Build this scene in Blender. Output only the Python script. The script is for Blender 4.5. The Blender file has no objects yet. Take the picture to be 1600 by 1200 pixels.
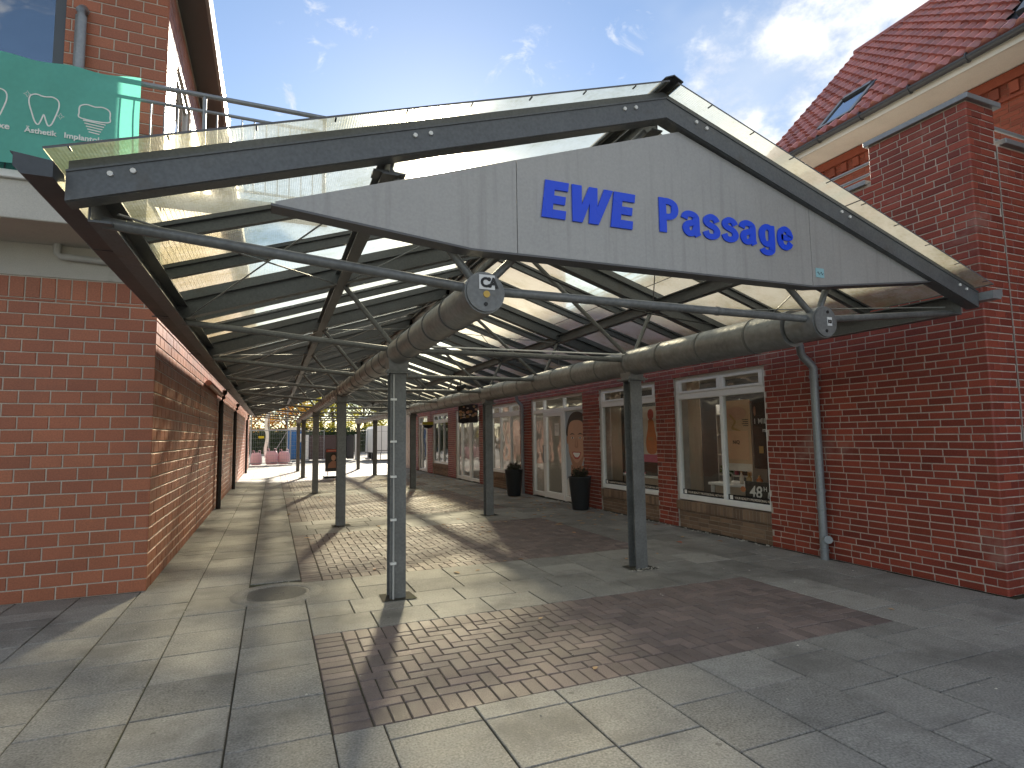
import bpy, math, random
from mathutils import Vector, Matrix
random.seed(7)
C = bpy.context.scene.collection
SC = bpy.context.scene

# ------------------------------------------------------------------ camera
FPX, YAW, PITCH, ROLL = 900.95, math.radians(22.5517), math.radians(5.1135), math.radians(-0.8327)
CAMP = Vector((0, 0, 1.5))
_f = Vector((math.sin(YAW)*math.cos(PITCH), math.cos(YAW)*math.cos(PITCH), math.sin(PITCH)))
_r = Vector((math.cos(YAW), -math.sin(YAW), 0)); _u = _r.cross(_f)
_r2 = _r*math.cos(ROLL) + _u*math.sin(ROLL); _u2 = _u*math.cos(ROLL) - _r*math.sin(ROLL)
cam = bpy.data.cameras.new('camera'); cam.sensor_width = 36; cam.lens = FPX/1600*36
cam.clip_start = 0.05; cam.clip_end = 2000
camo = bpy.data.objects.new('camera', cam); C.objects.link(camo)
camo.matrix_world = Matrix(((_r2.x, _u2.x, -_f.x, CAMP.x), (_r2.y, _u2.y, -_f.y, CAMP.y), (_r2.z, _u2.z, -_f.z, CAMP.z), (0, 0, 0, 1)))
SC.camera = camo
def proj(p):
    d = Vector(p)-CAMP; z = d.dot(_f)
    if z < .1: return None
    return 800+FPX*d.dot(_r2)/z, 600-FPX*d.dot(_u2)/z, z
def inframe(p, m=40):
    q = proj(p)
    return q is not None and -m < q[0] < 1600+m and -m < q[1] < 1200+m

# ------------------------------------------------------------------ sky, sun, exposure
SUN_EL, SUN_AZ = math.radians(26.1), math.radians(15.3)      # azimuth measured from +Y towards +X
SUN_DIR = Vector((math.sin(SUN_AZ)*math.cos(SUN_EL), math.cos(SUN_AZ)*math.cos(SUN_EL), math.sin(SUN_EL)))
SC.view_settings.view_transform = 'Standard'; SC.view_settings.look = 'None'
SC.view_settings.gamma = 1; SC.view_settings.use_curve_mapping = False
SC.view_settings.exposure = 1.52
w = bpy.data.worlds.new('World'); SC.world = w; w.use_nodes = True
wt = w.node_tree; wt.nodes.clear()
def N(t, kind, **kw):
    n = t.nodes.new(kind)
    for k, v in kw.items(): setattr(n, k, v)
    return n
def L(t, a, b): t.links.new(a, b)
def math_(t, op, a, b=None, clamp=False):
    n = N(t, 'ShaderNodeMath', operation=op); n.use_clamp = clamp
    for i, v in enumerate((a, b)):
        if v is None: continue
        if isinstance(v, (int, float)): n.inputs[i].default_value = v
        else: L(t, v, n.inputs[i])
    return n.outputs[0]
def mixc(t, fac, a, b, mode='MIX'):
    n = N(t, 'ShaderNodeMix', data_type='RGBA', blend_type=mode)
    for s, v in ((0, fac), (6, a), (7, b)):
        if isinstance(v, (int, float)): n.inputs[s].default_value = v
        elif isinstance(v, tuple): n.inputs[s].default_value = (*v, 1)
        else: L(t, v, n.inputs[s])
    return n.outputs[2]
def ramp01(t, v, a, b):
    n = N(t, 'ShaderNodeMapRange'); n.interpolation_type = 'SMOOTHSTEP'
    n.inputs[1].default_value = a; n.inputs[2].default_value = b
    L(t, v, n.inputs[0]); return n.outputs[0]
sky = N(wt, 'ShaderNodeTexSky', sky_type='NISHITA', sun_disc=False)
sky.sun_elevation = SUN_EL; sky.sun_rotation = SUN_AZ
sky.air_density = 1.0; sky.dust_density = 0.12; sky.ozone_density = 1.6; sky.altitude = 20
tc = N(wt, 'ShaderNodeTexCoord')
dirv = tc.outputs['Generated']
# clouds: a thin high veil and broken cumulus, both over the whole sky dome
nz1 = N(wt, 'ShaderNodeTexNoise'); nz1.inputs['Scale'].default_value = 1.7; nz1.inputs['Detail'].default_value = 5; nz1.inputs['Roughness'].default_value = .5
mp1 = N(wt, 'ShaderNodeMapping'); mp1.inputs['Location'].default_value = (.6, .1, .55); mp1.inputs['Scale'].default_value = (1, 1, 1.8)
L(wt, dirv, mp1.inputs[0]); L(wt, mp1.outputs[0], nz1.inputs['Vector'])
veil = math_(wt, 'MULTIPLY', ramp01(wt, nz1.outputs[0], .46, .74), .6)
nz2 = N(wt, 'ShaderNodeTexNoise'); nz2.inputs['Scale'].default_value = 3.1; nz2.inputs['Detail'].default_value = 7; nz2.inputs['Roughness'].default_value = .62
mp2 = N(wt, 'ShaderNodeMapping'); mp2.inputs['Location'].default_value = (.0, .0, .0); mp2.inputs['Scale'].default_value = (1, 1, 1.5)
L(wt, dirv, mp2.inputs[0]); L(wt, mp2.outputs[0], nz2.inputs['Vector'])
nz3 = N(wt, 'ShaderNodeTexNoise'); nz3.inputs['Scale'].default_value = 9; nz3.inputs['Detail'].default_value = 6; nz3.inputs['Roughness'].default_value = .6
L(wt, mp2.outputs[0], nz3.inputs['Vector'])
def cloudbank(v, lo, hi):
    """a cumulus bank centred on direction v: grows the noise there"""
    d = N(wt, 'ShaderNodeVectorMath', operation='DISTANCE'); L(wt, dirv, d.inputs[0]); d.inputs[1].default_value = v
    return ramp01(wt, d.outputs[1], hi, lo)
banks = [((.658, .559, .505), .03, .26), ((.600, .620, .49), .02, .20), ((.730, .470, .46), .03, .30), ((.68, .60, .40), .03, .28),
         ((-.60, .62, .50), .1, .5), ((.2, -.9, .4), .15, .8), ((-.8, -.3, .45), .15, .75), ((.9, -.35, .3), .15, .7), ((-.3, -.6, .74), .15, .7), ((.5, -.3, .8), .15, .65), ((-.65, .2, .72), .15, .6), ((-.55, -.8, .2), .15, .6), ((.65, -.72, .25), .15, .6), ((-.95, .25, .2), .1, .5)]  # banks outside the view, added to raise the ambient light
amt = None
for v, lo, hi in banks:
    b = cloudbank(Vector(v).normalized(), lo, hi)
    amt = b if amt is None else math_(wt, 'MAXIMUM', amt, b)
dens = math_(wt, 'ADD', math_(wt, 'ADD', math_(wt, 'MULTIPLY', nz2.outputs[0], .75), math_(wt, 'MULTIPLY', nz3.outputs[0], .35)), math_(wt, 'MULTIPLY', amt, .33))
cum = math_(wt, 'MULTIPLY', ramp01(wt, dens, .765, .90), .97)
wisp = None
for v, hi in (((.367, .74, .563), .16), ((.471, .664, .58), .12), ((.058, .828, .557), .14), ((-.35, .7, .62), .3), ((.1, -.7, .7), .4), ((-.7, -.2, .68), .4), ((.8, -.2, .56), .3)):
    b = cloudbank(Vector(v).normalized(), .0, hi); wisp = b if wisp is None else math_(wt, 'MAXIMUM', wisp, b)
nz4 = N(wt, 'ShaderNodeTexNoise'); nz4.inputs['Scale'].default_value = 14; nz4.inputs['Detail'].default_value = 6; nz4.inputs['Roughness'].default_value = .62; nz4.inputs['Distortion'].default_value = .6
L(wt, mp2.outputs[0], nz4.inputs['Vector'])
wisp = math_(wt, 'MULTIPLY', ramp01(wt, math_(wt, 'ADD', nz4.outputs[0], math_(wt, 'MULTIPLY', wisp, .17)), .68, .86), .75)
cum = math_(wt, 'MAXIMUM', cum, wisp)
shade = mixc(wt, ramp01(wt, nz3.outputs[0], .35, .65), (4.6, 4.9, 5.5), (7.0, 7.0, 6.85))
c1 = mixc(wt, veil, sky.outputs[0], (4.9, 5.3, 5.8))
c2 = mixc(wt, cum, c1, shade)
bg = N(wt, 'ShaderNodeBackground'); bg.inputs[1].default_value = .064
L(wt, c2, bg.inputs[0]); out = N(wt, 'ShaderNodeOutputWorld'); L(wt, bg.outputs[0], out.inputs[0])
sun = bpy.data.lights.new('sun', 'SUN'); sun.energy = 5.0; sun.angle = math.radians(3.2); sun.color = (1, .90, .74)
suno = bpy.data.objects.new('sun', sun); C.objects.link(suno)
suno.rotation_euler = SUN_DIR.to_track_quat('Z', 'Y').to_euler(); suno.location = (10, 40, 30)
SC.render.film_transparent = False
SC.cycles.max_bounces = 6; SC.cycles.transparent_max_bounces = 12; SC.cycles.use_adaptive_sampling = True; SC.cycles.adaptive_threshold = .02; SC.cycles.diffuse_bounces = 3; SC.cycles.glossy_bounces = 3; SC.cycles.transmission_bounces = 4
SC.cycles.caustics_reflective = False; SC.cycles.sample_clamp_indirect = 6

# ------------------------------------------------------------------ materials
MATS = {}
def mat(name, c1, c2=None, rough=.7, metal=0, var=.0, ns=3, na=.1, fs=60, fa=.0, bs=0, bd=0, spec=.4, stain=None, transl=0, coat=0, spots=None, streak=None):
    """procedural paint: base colour pair chosen per piece, broad noise, fine speckle, bump, stains with a colour of their own"""
    m = bpy.data.materials.new(name); m.use_nodes = True; t = m.node_tree; t.nodes.clear()
    geo = N(t, 'ShaderNodeNewGeometry'); oi = N(t, 'ShaderNodeObjectInfo')
    rnd = math_(t, 'FRACT', math_(t, 'ADD', oi.outputs['Random'], geo.outputs['Random Per Island']))
    wn = N(t, 'ShaderNodeTexWhiteNoise', noise_dimensions='1D'); L(t, math_(t, 'MULTIPLY', rnd, 173.3), wn.inputs['W'])
    n1 = N(t, 'ShaderNodeTexNoise'); n1.inputs['Scale'].default_value = ns; n1.inputs['Detail'].default_value = 3; n1.inputs['Roughness'].default_value = .6
    L(t, geo.outputs['Position'], n1.inputs['Vector'])
    n2 = N(t, 'ShaderNodeTexNoise'); n2.inputs['Scale'].default_value = fs; n2.inputs['Detail'].default_value = 1
    L(t, geo.outputs['Position'], n2.inputs['Vector'])
    col = mixc(t, rnd, c1, c2) if c2 else None
    v = math_(t, 'ADD', 1.0, math_(t, 'MULTIPLY', math_(t, 'SUBTRACT', wn.outputs[0], .5), 2*var))
    v = math_(t, 'ADD', v, math_(t, 'MULTIPLY', math_(t, 'SUBTRACT', n1.outputs[0], .5), 4*na))
    v = math_(t, 'ADD', v, math_(t, 'MULTIPLY', math_(t, 'SUBTRACT', n2.outputs[0], .5), 4*fa))
    cv = N(t, 'ShaderNodeCombineColor')
    for i in range(3): L(t, v, cv.inputs[i])
    col = mixc(t, 1.0, col if col is not None else c1, cv.outputs[0], 'MULTIPLY')
    if stain:
        sc, lo, hi, sval, samt = stain
        n3 = N(t, 'ShaderNodeTexNoise'); n3.inputs['Scale'].default_value = sc; n3.inputs['Detail'].default_value = 4; n3.inputs['Roughness'].default_value = .65
        L(t, geo.outputs['Position'], n3.inputs['Vector'])
        col = mixc(t, math_(t, 'MULTIPLY', ramp01(t, n3.outputs[0], lo, hi), samt), col, sval)
    if spots:          # trodden gum and tar spots
        vo = N(t, 'ShaderNodeTexVoronoi'); vo.inputs['Scale'].default_value = 5.5; L(t, geo.outputs['Position'], vo.inputs['Vector'])
        sp = math_(t, 'MULTIPLY', math_(t, 'LESS_THAN', math_(t, 'ADD', vo.outputs['Distance'], math_(t, 'MULTIPLY', n2.outputs[0], .05)), .115), 1.0)
        sc_ = N(t, 'ShaderNodeSeparateColor'); L(t, vo.outputs['Color'], sc_.inputs[0])
        sp = math_(t, 'MULTIPLY', sp, math_(t, 'LESS_THAN', sc_.outputs[0], .4)); col = mixc(t, math_(t, 'MULTIPLY', sp, .55), col, spots)
    if streak:         # rain streaks running down the sheet
        mpn = N(t, 'ShaderNodeMapping'); mpn.inputs['Scale'].default_value = (22, 1, .9); L(t, geo.outputs['Position'], mpn.inputs[0])
        n5 = N(t, 'ShaderNodeTexNoise'); n5.inputs['Scale'].default_value = 1; n5.inputs['Detail'].default_value = 5; L(t, mpn.outputs[0], n5.inputs['Vector'])
        col = mixc(t, math_(t, 'MULTIPLY', ramp01(t, n5.outputs[0], .50, .74), .45), col, streak)
    b = N(t, 'ShaderNodeBsdfPrincipled'); L(t, col, b.inputs['Base Color'])
    b.inputs['Metallic'].default_value = metal; b.inputs['Specular IOR Level'].default_value = spec
    rr = math_(t, 'ADD', rough, math_(t, 'MULTIPLY', math_(t, 'SUBTRACT', n1.outputs[0], .5), .3), True); L(t, rr, b.inputs['Roughness'])
    if coat: b.inputs['Coat Weight'].default_value = coat
    if bd:
        n4 = N(t, 'ShaderNodeTexNoise'); n4.inputs['Scale'].default_value = bs; n4.inputs['Detail'].default_value = 2
        L(t, geo.outputs['Position'], n4.inputs['Vector'])
        bm = N(t, 'ShaderNodeBump'); bm.inputs['Strength'].default_value = 1; bm.inputs['Distance'].default_value = bd
        L(t, n4.outputs[0], bm.inputs['Height']); L(t, bm.outputs[0], b.inputs['Normal'])
    o = N(t, 'ShaderNodeOutputMaterial')
    if transl:
        tr = N(t, 'ShaderNodeBsdfTranslucent'); L(t, col, tr.inputs[0])
        mx = N(t, 'ShaderNodeMixShader'); mx.inputs[0].default_value = transl
        L(t, b.outputs[0], mx.inputs[1]); L(t, tr.outputs[0], mx.inputs[2]); L(t, mx.outputs[0], o.inputs[0])
    else: L(t, b.outputs[0], o.inputs[0])
    MATS[name] = m; return m
def glassmat(name, tint=(.85, .9, .88), rough=.0, base=.04):
    m = bpy.data.materials.new(name); m.use_nodes = True; t = m.node_tree; t.nodes.clear()
    lw = N(t, 'ShaderNodeLayerWeight'); lw.inputs[0].default_value = .5
    fres = math_(t, 'ADD', base, math_(t, 'MULTIPLY', math_(t, 'POWER', lw.outputs['Facing'], 4.0), .9), True)
    tr = N(t, 'ShaderNodeBsdfTransparent'); tr.inputs[0].default_value = (*tint, 1)
    gl = N(t, 'ShaderNodeBsdfGlossy'); gl.inputs['Roughness'].default_value = rough
    geo = N(t, 'ShaderNodeNewGeometry'); n4 = N(t, 'ShaderNodeTexNoise'); n4.inputs['Scale'].default_value = 1.3
    L(t, geo.outputs['Position'], n4.inputs['Vector']); bm = N(t, 'ShaderNodeBump'); bm.inputs['Distance'].default_value = .012; L(t, n4.outputs[0], bm.inputs['Height']); L(t, bm.outputs[0], gl.inputs['Normal'])
    mx = N(t, 'ShaderNodeMixShader'); L(t, fres, mx.inputs[0]); L(t, tr.outputs[0], mx.inputs[1]); L(t, gl.outputs[0], mx.inputs[2])
    o = N(t, 'ShaderNodeOutputMaterial'); L(t, mx.outputs[0], o.inputs[0]); MATS[name] = m; return m
def roofglass():
    m = bpy.data.materials.new('ribbed_roof_glass'); m.use_nodes = True; t = m.node_tree; t.nodes.clear()
    geo = N(t, 'ShaderNodeNewGeometry'); pos = geo.outputs['Position']
    sx = N(t, 'ShaderNodeSeparateXYZ'); L(t, pos, sx.inputs[0])
    oi = N(t, 'ShaderNodeObjectInfo')
    # moss and dirt: blotches, heavier towards the eaves where water sits
    n1 = N(t, 'ShaderNodeTexNoise'); n1.inputs['Scale'].default_value = 2.2; n1.inputs['Detail'].default_value = 9; n1.inputs['Roughness'].default_value = .7
    L(t, pos, n1.inputs['Vector'])
    n2 = N(t, 'ShaderNodeTexNoise'); n2.inputs['Scale'].default_value = 45; n2.inputs['Detail'].default_value = 4; L(t, pos, n2.inputs['Vector'])
    ax = math_(t, 'ABSOLUTE', math_(t, 'SUBTRACT', sx.outputs[0], 2.36))
    eave = ramp01(t, ax, 2.3, 3.35)
    d = math_(t, 'ADD', math_(t, 'MULTIPLY', n1.outputs[0], .75), math_(t, 'ADD', math_(t, 'MULTIPLY', n2.outputs[0], .3), math_(t, 'ADD', math_(t, 'MULTIPLY', eave, .24), math_(t, 'MULTIPLY', oi.outputs['Random'], .08))))
    dirt = math_(t, 'MULTIPLY', ramp01(t, d, .47, .92), .9)
    ribs = N(t, 'ShaderNodeTexWave', wave_type='BANDS', bands_direction='X'); ribs.inputs['Scale'].default_value = 24; L(t, pos, ribs.inputs['Vector'])
    bm = N(t, 'ShaderNodeBump'); bm.inputs['Distance'].default_value = .002; bm.inputs['Strength'].default_value = .7
    L(t, math_(t, 'ADD', ribs.outputs['Fac'], math_(t, 'MULTIPLY', n2.outputs[0], .7)), bm.inputs['Height'])
    tcol = mixc(t, dirt, (.98, .96, .80), (.68, .63, .38))
    dcol = mixc(t, dirt, (.60, .61, .52), (.30, .28, .13))
    tr = N(t, 'ShaderNodeBsdfTransparent'); L(t, tcol, tr.inputs[0])
    tl = N(t, 'ShaderNodeBsdfTranslucent'); L(t, dcol, tl.inputs[0]); L(t, bm.outputs[0], tl.inputs['Normal'])
    df = N(t, 'ShaderNodeBsdfDiffuse'); L(t, dcol, df.inputs[0]); L(t, bm.outputs[0], df.inputs['Normal'])
    rf = N(t, 'ShaderNodeBsdfRefraction'); L(t, math_(t, 'SUBTRACT', 1.016, math_(t, 'MULTIPLY', geo.outputs['Backfacing'], .0317)), rf.inputs['IOR']); rf.inputs['Roughness'].default_value = .9; L(t, tcol, rf.inputs[0]); L(t, bm.outputs[0], rf.inputs['Normal'])
    gl = N(t, 'ShaderNodeBsdfGlossy'); gl.inputs['Roughness'].default_value = .25; L(t, bm.outputs[0], gl.inputs['Normal'])
    def mix(f, a, b):
        x = N(t, 'ShaderNodeMixShader')
        if isinstance(f, float): x.inputs[0].default_value = f
        else: L(t, f, x.inputs[0])
        L(t, a, x.inputs[1]); L(t, b, x.inputs[2]); return x.outputs[0]
    s = mix(.44, tr.outputs[0], rf.outputs[0])             # clear view against blurred forward scatter
    s = mix(.36, s, tl.outputs[0])
    s = mix(math_(t, 'MULTIPLY', dirt, .25), s, df.outputs[0])
    s = mix(.05, s, gl.outputs[0])
    o = N(t, 'ShaderNodeOutputMaterial'); L(t, s, o.inputs[0]); MATS['roof_glass'] = m
def emit(name, c, s):
    m = bpy.data.materials.new(name); m.use_nodes = True; t = m.node_tree; t.nodes.clear()
    e = N(t, 'ShaderNodeEmission'); e.inputs[0].default_value = (*c, 1); e.inputs[1].default_value = s
    o = N(t, 'ShaderNodeOutputMaterial'); L(t, e.outputs[0], o.inputs[0]); MATS[name] = m
mat('ground', (.21, .20, .18), rough=.9, ns=.6, na=.12, fs=40, fa=.1)
mat('joint_sand', (.055, .05, .038), rough=.95, ns=6, na=.2, fs=120, fa=.15, stain=(2.3, .5, .66, (.05, .062, .02), .8))
mat('slab', (.315, .305, .276), (.250, .242, .220), rough=.74, var=.14, ns=7, na=.15, fs=80, fa=.34, bs=100, bd=.0022, spec=.36, stain=(1.1, .47, .68, (.130, .124, .112), .65), spots=(.085, .08, .07))
mat('paver', (.215, .166, .148), (.170, .138, .127), rough=.68, var=.16, ns=4, na=.14, fs=150, fa=.22, bs=150, bd=.0016, spec=.38, stain=(1.7, .5, .72, (.10, .085, .078), .45))
mat('mortar_left', (.50, .44, .36), rough=.7, ns=7, na=.18, fs=120, fa=.16, bs=160, bd=.001, spec=.5)
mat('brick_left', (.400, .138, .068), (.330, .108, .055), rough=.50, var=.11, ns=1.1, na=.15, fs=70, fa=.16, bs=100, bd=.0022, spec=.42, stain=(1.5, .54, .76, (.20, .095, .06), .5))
mat('mortar_right', (.50, .43, .37), rough=.9, ns=6, na=.2, fs=120, fa=.18, bs=160, bd=.001)
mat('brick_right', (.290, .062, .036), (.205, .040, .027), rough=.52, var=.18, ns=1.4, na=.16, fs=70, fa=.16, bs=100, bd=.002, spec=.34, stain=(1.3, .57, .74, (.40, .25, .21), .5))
mat('brick_tan', (.25, .165, .105), (.19, .125, .085), rough=.85, var=.2, ns=3, na=.12, fs=150, fa=.12, bs=150, bd=.001)
mat('mortar_tan', (.30, .24, .18), rough=.95, ns=5, na=.1)
mat('concrete', (.50, .48, .43), rough=.85, ns=1.6, na=.10, fs=110, fa=.08, bs=90, bd=.0012, stain=(2.5, .58, .75, (.27, .25, .21), .6))
mat('steel_galv', (.185, .190, .186), (.150, .155, .152), rough=.46, metal=.3, ns=5, na=.2, fs=42, fa=.16, bs=50, bd=.0006, spec=.5, stain=(3.2, .58, .78, (.125, .112, .095), .5))
mat('steel_beam', (.108, .116, .122), rough=.46, metal=.2, ns=3, na=.16, fs=60, fa=.14, bs=60, bd=.0005, spec=.5, stain=(4, .58, .78, (.085, .07, .052), .5))
mat('pipe_galv', (.225, .230, .226), rough=.42, metal=.35, ns=2.5, na=.26, fs=24, fa=.16, bs=14, bd=.004, spec=.5, stain=(2.6, .54, .74, (.150, .130, .105), .5))
mat('zinc_dark', (.070, .076, .082), rough=.45, metal=.3, ns=3, na=.14, fs=40, fa=.08)
mat('zinc', (.27, .285, .295), rough=.45, metal=.35, ns=4, na=.14, fs=40, fa=.08)
mat('rubber_black', (.028, .028, .028), rough=.6, ns=4, na=.1)
mat('downpipe_black', (.035, .033, .03), rough=.45, ns=4, na=.15)
mat('sign_grey', (.375, .368, .350), rough=.36, metal=.15, ns=1.3, na=.08, fs=70, fa=.06, spec=.5, bs=1.1, bd=.02, streak=(.25, .243, .228))
mat('sign_edge', (.12, .12, .125), rough=.5, ns=2, na=.08)
mat('letter_blue', (.008, .075, .78), rough=.3, ns=2, na=.04, spec=.4)
mat('white_pvc', (.84, .84, .81), rough=.35, ns=2, na=.05, fs=30, fa=.02, stain=(5, .62, .8, (.6, .58, .52), .4))
mat('grey_pvc', (.45, .45, .43), rough=.45, ns=3, na=.08)
mat('frame_dark', (.08, .09, .10), rough=.4, ns=3, na=.08)
mat('banner_teal', (.17, .60, .48), rough=.6, ns=1.5, na=.05, fs=25, fa=.03, transl=.42)
mat('print_white', (.80, .80, .74), rough=.6, ns=4, na=.04)
mat('print_black', (.012, .012, .012), rough=.4, ns=4, na=.1)
mat('roof_tile', (.40, .155, .125), (.30, .105, .088), rough=.42, var=.2, ns=1.2, na=.16, fs=40, fa=.12, spec=.5, stain=(1.8, .56, .76, (.20, .10, .08), .5))
mat('eave_cream', (.74, .72, .64), rough=.85, ns=2, na=.08, fs=80, fa=.06)
mat('house_brick', (.27, .068, .036), (.22, .055, .030), rough=.75, var=.15, ns=2, na=.12, fs=90, fa=.1)
mat('house_mortar', (.25, .11, .07), rough=.9, ns=6, na=.1)
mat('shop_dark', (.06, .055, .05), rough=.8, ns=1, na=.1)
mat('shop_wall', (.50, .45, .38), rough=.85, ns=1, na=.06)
mat('shop_floor', (.20, .17, .14), rough=.4, ns=1, na=.1)
mat('counter_white', (.72, .70, .66), rough=.4, ns=2, na=.04)
mat('wood', (.30, .18, .10), rough=.5, ns=4, na=.15)
mat('curtain', (.62, .50, .38), rough=.8, ns=2, na=.06, transl=.25)
mat('poster_tan', (.62, .40, .24), rough=.35, ns=2.5, na=.06)
mat('poster_peach', (.72, .42, .25), rough=.35, ns=2.5, na=.06)
mat('poster_dark', (.045, .04, .037), rough=.35, ns=2.5, na=.1)
mat('poster_pale', (.70, .62, .52), rough=.4, ns=2.5, na=.05)
mat('poster_blue', (.36, .42, .47), rough=.4, ns=2.5, na=.05)
mat('poster_red', (.45, .07, .05), rough=.4, ns=5, na=.1)
mat('poster_orange', (.62, .20, .07), rough=.4, ns=5, na=.12)
mat('poster_skin', (.58, .33, .22), rough=.5, ns=3, na=.06)
mat('poster_skin2', (.42, .21, .135), rough=.5, ns=3, na=.06)
mat('poster_hair', (.035, .022, .016), rough=.5, ns=20, na=.2)
mat('poster_teeth', (.82, .80, .76), rough=.4, ns=3, na=.03)
mat('poster_gold', (.45, .28, .10), rough=.4, ns=6, na=.2)
mat('pink', (.62, .16, .24), rough=.6, ns=4, na=.1)
mat('pot_black', (.026, .028, .030), rough=.4, ns=3, na=.1, fs=60, fa=.05)
mat('soil', (.10, .075, .05), rough=.95, ns=20, na=.2)
mat('heather', (.045, .032, .030), (.060, .070, .030), rough=.8, var=.35, ns=8, na=.15, transl=.2)
mat('green_leaf', (.06, .11, .025), (.045, .08, .02), rough=.6, var=.25, ns=4, na=.1, transl=.3)
mat('sticker_white', (.75, .75, .73), rough=.4, ns=9, na=.06)
mat('sticker_teal', (.30, .52, .56), rough=.4, ns=9, na=.06)
mat('sticker_yellow', (.62, .40, .08), rough=.4, ns=9, na=.06)
mat('iron', (.185, .175, .155), rough=.7, metal=0, ns=6, na=.15, fs=80, fa=.15, bs=70, bd=.003)
mat('leaf_litter', (.52, .36, .20), (.38, .17, .08), rough=.7, var=.3, ns=9, na=.15, transl=.15)
mat('leaf_orange', (.75, .16, .06), rough=.6, ns=20, na=.1, transl=.15)
mat('leaf_tan', (.62, .40, .20), rough=.6, ns=20, na=.1, transl=.15)
mat('grit', (.60, .57, .50), (.45, .42, .36), rough=.9, var=.2, ns=9, na=.1)
mat('bark', (.075, .055, .04), rough=.95, ns=8, na=.25, bs=14, bd=.02)
mat('tree_orange', (.62, .24, .035), (.50, .30, .035), rough=.6, var=.3, ns=.8, na=.15, transl=.45)
mat('tree_yellow', (.52, .42, .035), (.36, .36, .045), rough=.6, var=.3, ns=.8, na=.15, transl=.45)
mat('tree_green', (.09, .14, .030), (.16, .19, .035), rough=.6, var=.3, ns=.8, na=.15, transl=.4)
mat('hedge_dark', (.035, .055, .02), (.055, .075, .022), rough=.7, var=.3, ns=.8, na=.15, transl=.25)
mat('toilet_blue', (.02, .13, .36), rough=.45, ns=2, na=.06)
mat('white_panel', (.72, .71, .67), rough=.5, ns=1.5, na=.05, fs=20, fa=.03)
mat('container_brown', (.085, .055, .050), rough=.6, ns=1.5, na=.1)
mat('container_dark', (.035, .035, .038), rough=.6, ns=1.5, na=.1)
mat('tarp_pink', (.66, .42, .46), rough=.6, ns=3, na=.08, transl=.3)
mat('plastic_yellow', (.55, .45, .03), rough=.4, ns=3, na=.06, transl=.2)
mat('sand_pale', (.55, .48, .36), rough=.95, ns=1, na=.12)
glassmat('shop_glass', (.96, .97, .965)); glassmat('house_glass', (.35, .4, .45), .02, .38); roofglass()
emit('tube_light', (1, .93, .82), 40)

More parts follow.
